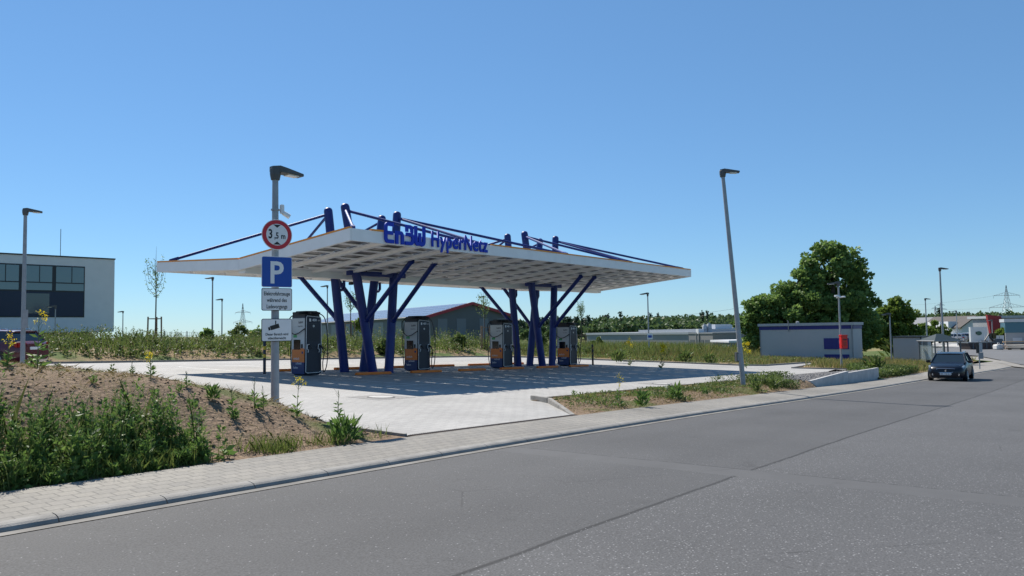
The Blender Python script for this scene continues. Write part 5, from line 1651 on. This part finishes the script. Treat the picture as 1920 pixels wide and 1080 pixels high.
# long grey hall with silos
a, b = at(1100, 185), at(1290, 150)
zb = -2.6
t, L_ = frame_thing('factory_hall', 'long low grey hall with a flat roof in front of the wood', 'building', a, b, zb)
h = zat(1290, 627, 150) - zb
MB().box(0, L_, 0, 30, -1, h).build('walls', M_metal, t)
MB().box(-.2, L_ + .2, -.2, 30, h, h + .45).build('roof_edge', M_shed, t)
MB().box(L_ * .45, L_ * .98, 3, 22, h + .45, h + 1.0).build('roof_light', M_shed, t)
MB().box(L_ * .86, L_ * .96, 8, 14, h + 1.0, h + 1.9).build('roof_unit', M_housewhite, t)
a, b = at(1291, 146), at(1336, 138)
t, L_ = frame_thing('factory_hall', 'shorter grey hall with dark openings at the right end of the long hall', 'building', a, b, zb)
h = zat(1291, 626, 146) - zb
MB().box(0, L_, 0, 14, -1, h).build('walls', mat('brown grey sheet', (.20, .20, .20), .7, noise=.08), t)
MB().box(-.1, L_ + .1, -.1, 14, h, h + .25).build('roof_edge', M_metal, t)
for f0, f1 in ((.06, .24), (.30, .62), (.68, .9)):
    MB().box(L_ * f0, L_ * f1, -.05, .02, .9, h - 1.1).build('gate', M_metaldark, t)
for px_, lab in ((1321.5, 'left one of two grey silos above the grey hall'), (1330, 'right and taller one of two grey silos above the grey hall')):
    wx, wy = at(px_, 144); z1 = zat(px_, 609 if px_ < 1325 else 607, 144)
    t = thing('silo', lab, 'silo', (wx, wy, zb), 0, 'silos above the grey hall')
    MB().lathe([(.45, 0), (.45, z1 - zb - .3), (.3, z1 - zb)], n=16).build('shell', M_shed, t, True)
    MB().lathe([(.12, z1 - zb), (.12, z1 - zb + .25)], n=10).build('vent', M_metal, t, True)
    MB().lathe([(.48, (z1 - zb) * .8), (.48, (z1 - zb) * .8 + .12)], n=16).build('hoop', M_metal, t)
wx, wy = at(1312, 143); z0 = zat(1312, 626, 143); z1 = zat(1312, 617, 143)
t = thing('silo_hopper', 'white square hopper beside the silos', 'hopper', (wx, wy, zb), R(-38))
MB().box(-.55, .55, -.55, .55, z0 - zb, z1 - zb).build('bin', M_housewhite, t, bevel=.04)
for sx in (-1, 1):
    for sy in (-1, 1): MB().box(sx * .5 - .06, sx * .5 + .06, sy * .5 - .06, sy * .5 + .06, 0, z0 - zb).build('leg', M_metal, t)
a, b = at(1336, 112), at(1368, 106)
t, L_ = frame_thing('roofed_stand', 'low white-edged shelter with blue panels left of the leaning lamp', 'shelter', a, b, -1.9)
MB().box(-.3, L_ + .3, -.3, 4, 1.55, 1.85).build('roof', M_housewhite, t)
MB().box(.1, L_ * .5, 0, .1, .3, 1.4).build('blue_panel', M_blue, t)
MB().box(L_ * .55, L_ * .95, 0, .1, .0, 1.2).build('white_panel', M_housewhite, t)
for f in (0, .52, 1): MB().box(L_ * f - .06, L_ * f + .06, 0, .12, -.3, 1.55).build('post', M_metal, t)

# blue-banded shed
a = o2(20.1, 62.6); b = o2(20.1 + .789 * 7.14, 62.6 - .614 * 7.14)
zb = -1.62
t, L_ = frame_thing('technical_shed', 'long pale grey shed with a dark blue roof band and two blue panels', 'shed', a, b, zb)
hs = zat(1421, 612, 62.6) - zb
MB().box(0, L_, 0, 2.6, -.2, hs).build('walls', M_shed, t)
MB().box(-.12, L_ + .12, -.12, 2.72, hs - .01, hs + .20).build('roof_edge', M_shed, t)
MB().box(-.03, L_ + .03, -.03, 2.63, hs - .33, hs - .012).build('blue_band', M_bluedark, t) if False else None
M_bluedark = mat('dark blue panel', (.012, .016, .16), .5)
MB().box(-.03, L_ + .03, -.03, 2.63, hs - .30, hs - .015).build('blue_band', M_bluedark, t)
for z0, z1 in ((.18, 1.12), (1.52, 2.36)):
    MB().box(L_ * .70, L_ * .955, -.045, .02, z0, z1).build('blue_panel', M_bluedark, t)
MB().path([(L_ - .05, -.07, hs), (L_ - .05, -.07, .1)], .045, 6).build('downpipe', M_metal, t)
MB().box(.0, .06, -.04, .04, -.1, hs - .3).build('corner_trim', M_metal, t)
MB().path([(L_ * .33, -.12, hs - .45), (L_ * .33, -.14, hs + .35), (L_ * .33, -.3, hs + .40)], .04, 6).build('roof_pipe', M_metal, t)
MB().lathe([(.14, 0), (.14, .12), (.05, .16)], (L_ * .40, .6, hs + .2), 10).build('vent', M_metal, t)
# small grey shed
a, b = at(1673, 61), at(1726, 59.5)
t, L_ = frame_thing('small_shed', 'small plain grey shed left of the bus shelter', 'shed', a, b, -1.75)
hs = zat(1700, 633, 60) + 1.75
MB().box(0, L_, 0, 2.2, -.2, hs).build('walls', M_shed, t)
MB().box(-.1, L_ + .1, -.1, 2.3, hs, hs + .10).build('roof', M_frame, t)
MB().box(L_ + .0, L_ + .03, .3, 1.3, 0, hs - .3).build('door', M_metaldark, t)
MB().box(L_ * .96, L_ + .02, -.03, .0, -.1, hs).build('corner_trim', M_metaldark, t)
# bus shelter with pyramid roof
wx, wy = at(1760, 58)
t = thing('bus_shelter', 'open glass bus shelter with a low hipped roof behind the dark car', 'bus shelter', (wx, wy, -1.62), R(-40))
he = zat(1758, 639, 58) + 1.62; ha = zat(1758, 626, 58) + 1.62
q = MB(); q.add([(-1.2, -.9, he), (1.2, -.9, he), (1.2, .9, he), (-1.2, .9, he), (-.25, 0, ha), (.25, 0, ha)], [(0, 1, 5, 4), (1, 2, 5), (2, 3, 4, 5), (3, 0, 4), (3, 2, 1, 0)])
q.build('roof', mat('shelter roof', (.035, .045, .04), .4), t)
MB().path([(-1.2, -.9, he), (1.2, -.9, he), (1.2, .9, he), (-1.2, .9, he), (-1.2, -.9, he)], .05, 6).build('gutter', M_metal, t)
for x, y in ((-1.1, -.8), (0, -.8), (1.1, -.8), (1.1, .8), (-1.1, .8), (0, .8)):
    MB().tube((x, y, -.3), (x, y, he), .05, .05, 8).build('post', M_metaldark, t)
gp = bpy.data.materials.new('clear glass'); gp.use_nodes = True
_b = gp.node_tree.nodes['Principled BSDF']; _b.inputs['Base Color'].default_value = (.75, .85, .82, 1); _b.inputs['Roughness'].default_value = .05; _b.inputs['Alpha'].default_value = .10
for x0, x1 in ((-1.05, -.05), (.05, 1.05)):
    MB().box(x0, x1, .79, .81, .15, he - .3).build('glass_pane', gp, t)
MB().box(-1.11, -1.09, -.75, .75, .15, he - .3).build('glass_pane', gp, t)
MB().box(-.9, .9, .35, .7, .42, .48).build('bench', M_wood, t)
# bus stop sign
wx, wy = at(1833, 51)
zb = kz(wx) + .1
t = thing('bus_stop_sign', 'bus stop post with a dark flag and pale timetable boards right of the car', 'sign', (wx, wy, zb), R(-38))
hz = lambda y: zat(1833, y, 51) - zb
MB().tube((0, 0, -.2), (0, 0, hz(640)), .035, .035, 8).build('post', M_galv, t)
MB().box(-.02, .22, -.06, -.035, hz(660), hz(643)).build('line_board', M_shed, t)
MB().box(-.26, -.03, -.06, -.03, hz(662), hz(642)).build('flag_board', M_black, t)
MB().box(-.12, .26, -.08, -.035, hz(673), hz(661)).build('timetable_case', M_metal, t)

# houses and buildings at the right
def house(label, pxa, pxb, d, yev, yap, zb_, Lh, col, roofm, wins, group=None, name='house', over=.6):
    a, b = at(pxa, d), at(pxb, d)
    t, L_ = frame_thing(name, label, 'house', a, b, zb_, group)
    ze, za = zat(pxa, yev, d) - zb_, zat((pxa + pxb) / 2, yap, d) - zb_
    MB().prism([(0, -.5), (L_, -.5), (L_, ze), (L_ / 2, za), (0, ze)], lambda x, z: (x, 0, z), lambda x, z: (x, Lh, z)).build('walls', col, t)
    for s in (0, 1):
        e0, e1 = Vector((-over if s == 0 else L_ + over, -over, ze - over * (za - ze) / (L_ / 2))), Vector((L_ / 2, -over, za))
        q = MB(); up = Vector((0, 0, .22)); f = Vector((0, Lh + 2 * over, 0))
        q.hexa([e0 + up * .1, e1 + up * .1, e1 + f + up * .1, e0 + f + up * .1, e0 + up * 1.1, e1 + up * 1.1, e1 + f + up * 1.1, e0 + f + up * 1.1]).build('roof', roofm, t)
    for x, z, w, h in wins:
        wo_ = MB().box(L_ * x - w / 2, L_ * x + w / 2, -.04, .02, z, z + h).build('window', M_metaldark, t)
        MB().box(L_ * x - w / 2 - .06, L_ * x + w / 2 + .06, -.1, -.04, z - .1, z).build('sill', M_housewhite, wo_)
    return t, L_, ze, za
t, L_, ze, za = house('white gabled house with a dark roof behind the junction', 1803, 1853, 150, 612, 594, -3.2, 14, M_housewhite, M_roofdark, [(.38, 2.9, .9, 1.1), (.54, 2.9, .9, 1.1), (.70, 2.9, .9, 1.1), (.4, .9, .9, 1.2), (.56, .9, .9, 1.2)])
MB().box(-3.0, -.02, 2, 9, -.5, 2.2).build('side_wing', M_housewhite, t)
for k in range(3): MB().box(-1.2 + k * .1, .6 + k * .1, 2.5 + k * 3.2, 4.0 + k * 3.2, ze - .6, ze + 1.0).build('dormer', M_housewhite, t)
house('grey-roofed house partly hidden behind the tall street lamp', 1760, 1788, 165, 612, 596, -3.2, 12, M_housewhite, mat('grey roof', (.12, .13, .15), .7), [(.5, 2.6, .9, 1.1)])
house('long brown-roofed house behind the white gabled house', 1775, 1850, 190, 606, 597, -3.2, 10, M_housewhite, M_roofdark, [(.3, 2.0, .9, 1.1)])
a, b = at(1857, 128), at(1878, 128); zb = -2.4
t, L_ = frame_thing('red_wall', 'slanted dark red wall panel standing out of the grey building', 'building', a, b, zb)
zt = zat(1857, 590, 128) - zb
MB().prism([(.3, 0), (L_, 0), (L_, zt - .3), (-.45, zt)], lambda x, z: (x, 0, z), lambda x, z: (x, .5, z)).build('wall', M_redwall, t)
MB().box(L_, L_ + 6, .6, 8, 0, zt - .6).build('rear_block', M_metal, t)
MB().box(L_ * .8, L_ + 8, .2, 9, zt - .6, zt - .2).build('flat_roof', M_shed, t)
for k in range(2): MB().box(L_ + .3 + k * 1.4, L_ + 1.3 + k * 1.4, .55, .62, zt - 1.9, zt - 1.0).build('window', M_metaldark, t)
a, b = at(1884, 116), at(2010, 112)
t, L_ = frame_thing('warehouse', 'warehouse with a teal upper front and grey base at the right edge', 'building', a, b, -2.2)
z2 = zat(1890, 598, 116) + 2.2; z1 = zat(1890, 624, 116) + 2.2; z15 = zat(1890, 604, 116) + 2.2
MB().box(0, L_, 0, 10, -.3, z1).build('base_wall', M_metal, t)
MB().box(0, L_, -.12, 10, z1, z15).build('teal_front', M_teal, t)
MB().box(-.1, L_, -.25, 10.1, z15, z2).build('roof_band', M_shed, t)
for k in range(6): MB().box(.9 + k * 1.5, 2.1 + k * 1.5, -.04, .02, .6, 1.7).build('window', M_shed, t)
a, b = at(1819, 112), at(1850, 112)
t, L_ = frame_thing('site_wall', 'pale grey wall with a round green sign beside the white house', 'wall', a, b, -2.2)
zw = zat(1835, 613, 112) + 2.2
MB().box(0, L_, 0, .4, -.3, zw).build('wall_slab', mat('pale wall', (.42, .45, .46), .8, noise=.05), t)
MB().prism([(L_ * .5 + .42 * math.cos(k * .5236), zat(1830, 625, 112) + 2.2 + .30 * math.sin(k * .5236)) for k in range(12)], lambda x, z: (x, .0, z), lambda x, z: (x, -.05, z)).build('round_sign', mat('dark green sign', (.02, .07, .05), .5), t)
MB().box(L_ * .3, L_ * .38, -.04, 0, zw - 1.05, zw - .7).build('opening', M_frame, t)
for k in range(4):
    a = at(1850 + k * 9, 108); 
    t = thing('site_panel', ['pale upright panel next to the pale wall', 'second pale upright panel right of the pale wall', 'third pale upright panel, before the light green bush', 'pale upright panel nearest the warehouse'][k], 'panel', (a[0], a[1], -2.0), R(-52), 'upright pale panels in the yard')
    MB().box(-.32, .32, 0, .05, .2, 2.0).build('sheet', M_shed, t)
    MB().box(-.34, -.30, -.02, .08, -.1, 2.05).build('post', M_metal, t)
# skip, bin, timber
a, b = at(1818, 92), at(1860, 92)
t, L_ = frame_thing('skip_container', 'large dark rusty skip container by the side road', 'container', a, b, -1.42)
hk = zat(1840, 643, 92) + 1.42
MB().prism([(0, .05), (L_, .05), (L_ + .25, hk), (-.25, hk)], lambda x, z: (x, 0, z), lambda x, z: (x, 2.2, z)).build('bin', mat('dark rusty steel', (.045, .035, .035), .7, noise=.3, nscale=1), t)
MB().box(-.32, L_ + .32, -.06, 2.26, hk - .02, hk + .10).build('rim', M_metaldark, t)
for k in range(5): MB().box(L_ * (k + .5) / 5 - .06, L_ * (k + .5) / 5 + .06, -.08, .0, .1, hk - .05).build('rib', M_metaldark, t)
a = at(1870, 90)
t = thing('white_bag', 'bulky white builders bag between skip and timber stack', 'bag', (a[0], a[1], -1.40), R(-50))
MB().hexa([(-.45, -.45, 0), (.45, -.45, 0), (.45, .45, 0), (-.45, .45, 0), (-.5, -.5, .65), (.5, -.48, .6), (.45, .5, .68), (-.5, .45, .62)]).build('sack', mat('white woven plastic', (.6, .6, .58), .8, noise=.1, nscale=4), t, bevel=.12, seg=3)
MB().path([(-.4, -.4, .6), (-.2, -.2, .85), (.2, .2, .85), (.4, .4, .6)], .03, 5).build('strap', M_shed, t)
a, b = at(1886, 89), at(1945, 88)
t, L_ = frame_thing('timber_stack', 'stack of brown timber beams at the right edge', 'timber', a, b, -1.40)
for j in range(4):
    for k in range(3):
        MB().box(random.uniform(-.2, .1), L_ + random.uniform(-.3, .2), k * .35, k * .35 + .30, .12 + j * .24, .12 + j * .24 + (.18 if j % 2 == 0 else .14)).build('beam', M_timber if (j + k) % 2 else M_wood, t) if False else None
M_timber = mat('fresh timber', (.34, .24, .15), .8, noise=.2, nscale=1.5)
for j in range(4):
    for k in range(3):
        MB().box(random.uniform(-.2, .1), L_ + random.uniform(-.3, .2), k * .35, k * .35 + .30, .12 + j * .24, .12 + j * .24 + .15).build('beam', M_timber if (j + k) % 2 else M_wood, t)
for k in range(3): MB().box(L_ * (.1 + .4 * k), L_ * (.1 + .4 * k) + .12, -.05, 1.1, -.02, .12).build('bearer', M_wood, t)
# small dark machine behind the bag
a = at(1864, 96)
M_mach = mat('machine dark paint', (.02, .02, .022), .5)
t = thing('small_excavator', 'small dark machine with a raised arm behind the white bag', 'machine', (a[0], a[1], -1.42), R(140))
MB().box(-.9, .9, -.6, .6, .0, .5).build('tracks', M_black, t, bevel=.15)
MB().box(-.8, .5, -.5, .5, .5, 1.2).build('house', M_metaldark, t, bevel=.1)
MB().box(-.2, .5, -.45, .1, 1.2, 1.9).build('cab', M_carglass, t, bevel=.08)
MB().path([(.5, .2, .9), (1.1, .2, 1.75), (1.7, .2, 1.0)], [.11, .09, .07], 6).build('arm', M_mach, t)
MB().prism([(1.5, 1.0), (1.9, 1.0), (2.0, .5), (1.6, .5)], lambda x, z: (x, -.1, z), lambda x, z: (x, .5, z)).build('bucket', M_black, t)
# parked cars far off
pcol = [(mat('silver car paint', (.35, .36, .38), .25, .4, coat=1), 1784, 128, 'distant silver car left in the yard beyond the shelter'), (mat('grey car paint', (.12, .12, .13), .25, .4, coat=1), 1796, 132, 'distant grey car in the middle of the yard beyond the shelter'), (mat('white car paint', (.6, .6, .6), .3, coat=1), 1807, 136, 'distant white car near the white house')]
for m, px_, d, lab in pcol:
    a = at(px_, d); c = car((a[0], a[1], -1.38), R(60 + px_ % 30), m, lab, 'parked cars in the distant yard')
# pylons
def pylon(px_, d, ytop, arms, label, zb_, wbase=3.2):
    ax, ay = at(px_, d); H_ = zat(px_, ytop, d) - zb_
    t = thing('power_pylon', label, 'pylon', (ax, ay, zb_), R(-60), 'lattice power pylons')
    tower = MB(); r = .09 * d / 500
    def half(z): return wbase * (1 - z / H_) ** 1.2 + .12
    zs = [H_ * (1 - (1 - k / 11) ** 1.0) for k in range(12)]
    for k in range(11):
        a, b = half(zs[k]), half(zs[k + 1])
        ca = [(a, a), (-a, a), (-a, -a), (a, -a)]; cb = [(b, b), (-b, b), (-b, -b), (b, -b)]
        for i in range(4):
            j = (i + 1) % 4
            tower.tube((*ca[i], zs[k]), (*cb[i], zs[k + 1]), r, r, 4, False)
            tower.tube((*ca[i], zs[k]), (*cb[j], zs[k + 1]), r * .6, r * .6, 4, False)
            tower.tube((*ca[j], zs[k]), (*cb[i], zs[k + 1]), r * .6, r * .6, 4, False)
    tower.build('tower', M_galv, t, fix=False)
    for ya, w in arms:
        z = zat(px_, ya, d) - zb_; hw = w * d / FPX / 2; q = MB(); h_ = half(z)
        for s in (-1, 1):
            q.tube((s * hw, 0, z), (0, h_, z), r, r, 4); q.tube((s * hw, 0, z), (0, -h_, z), r, r, 4)
            q.tube((s * hw, 0, z), (0, 0, z + hw * .28), r, r, 4)
            for k in range(1, 5):
                f = k / 5; q.tube((s * hw * f, 0, z), (s * hw * (f - .1), 0, z + hw * .28 * (1 - f + .1)), r * .6, r * .6, 4)
            q.tube((s * hw, 0, z), (s * hw, 0, z - hw * .22), r * .8, r * .8, 4)
        q.build('cross_arm', M_galv, t, fix=False)
pylon(1890, 460, 535, ((554, 46), (576, 62)), 'tall lattice pylon with two cross arms at the right edge', 0)
pylon(1765, 700, 567, ((572, 14), (580, 22)), 'small distant pylon right of the tall street lamp', 4, 2.4)
pylon(1755, 760, 573, ((578, 12),), 'smallest distant pylon left of the tall street lamp', 4, 2)
pylon(455, 600, 569, ((586, 30), (604, 37)), 'faint distant pylon left of the sign post', 0, 3)
def wire(name, pts, label, r=.05):
    P_ = []
    (x0, y0, d0), (x1, y1, d1) = pts
    for k in range(13):
        f = k / 12; px_ = x0 + (x1 - x0) * f; d = d0 + (d1 - d0) * f
        ax, ay = at(px_, d); za, zb_ = zat(x0, y0, d0), zat(x1, y1, d1)
        P_.append((ax, ay, za + (zb_ - za) * f - 4 * f * (1 - f) * 1.2))
    tag(MB().path(P_, r, 5).build(name, M_frame, None), label, 'power line', 'overhead power lines')
wire('power_line', ((1225, 594, 420), (1420, 571, 420)), 'overhead wire running down to the wood left of the big tree', .045)
wire('power_line', ((1640, 575, 640), (1868, 554, 470)), 'upper faint wire between the distant pylons', .035)
wire('power_line', ((1640, 579, 640), (1866, 577, 470)), 'lower faint wire between the distant pylons', .035)
# wire fence on the bank at the left
a, b = at(226, 62), at(392, 62)
t, L_ = frame_thing('wire_fence', 'thin wire mesh fence with slim posts on the bank left of the canopy', 'fence', a, b, .35)
for k in range(5): MB().tube((L_ * k / 4, 0, -.4), (L_ * k / 4, 0, 1.75), .035, .035, 6).build('post', M_metaldark, t)
q = MB()
for k in range(7): q.tube((0, 0, .2 + k * .24), (L_, 0, .2 + k * .24), .007, .007, 4)
for k in range(46): q.tube((L_ * k / 45, 0, .1), (L_ * k / 45, 0, 1.66), .006, .006, 4)
q.build('mesh_panel', M_metaldark, t, fix=False)
# clipped hedge in front of the white house
P = []
a, b = Vector(at(1786, 138)), Vector(at(1815, 134))
h_t = thing('hedge', 'dark green hedge before the white house and the parked cars', 'hedge', (a.x, a.y, -2.4))
for _ in range(2600):
    q = a.lerp(b, random.random()); P.append((q.x - a.x + random.gauss(0, .5), q.y - a.y + random.gauss(0, .5), random.uniform(0, 2.2)))
leaf_mesh('foliage', P, RNG.uniform(.25, .5, len(P)), F_tree, h_t, wid=.8)
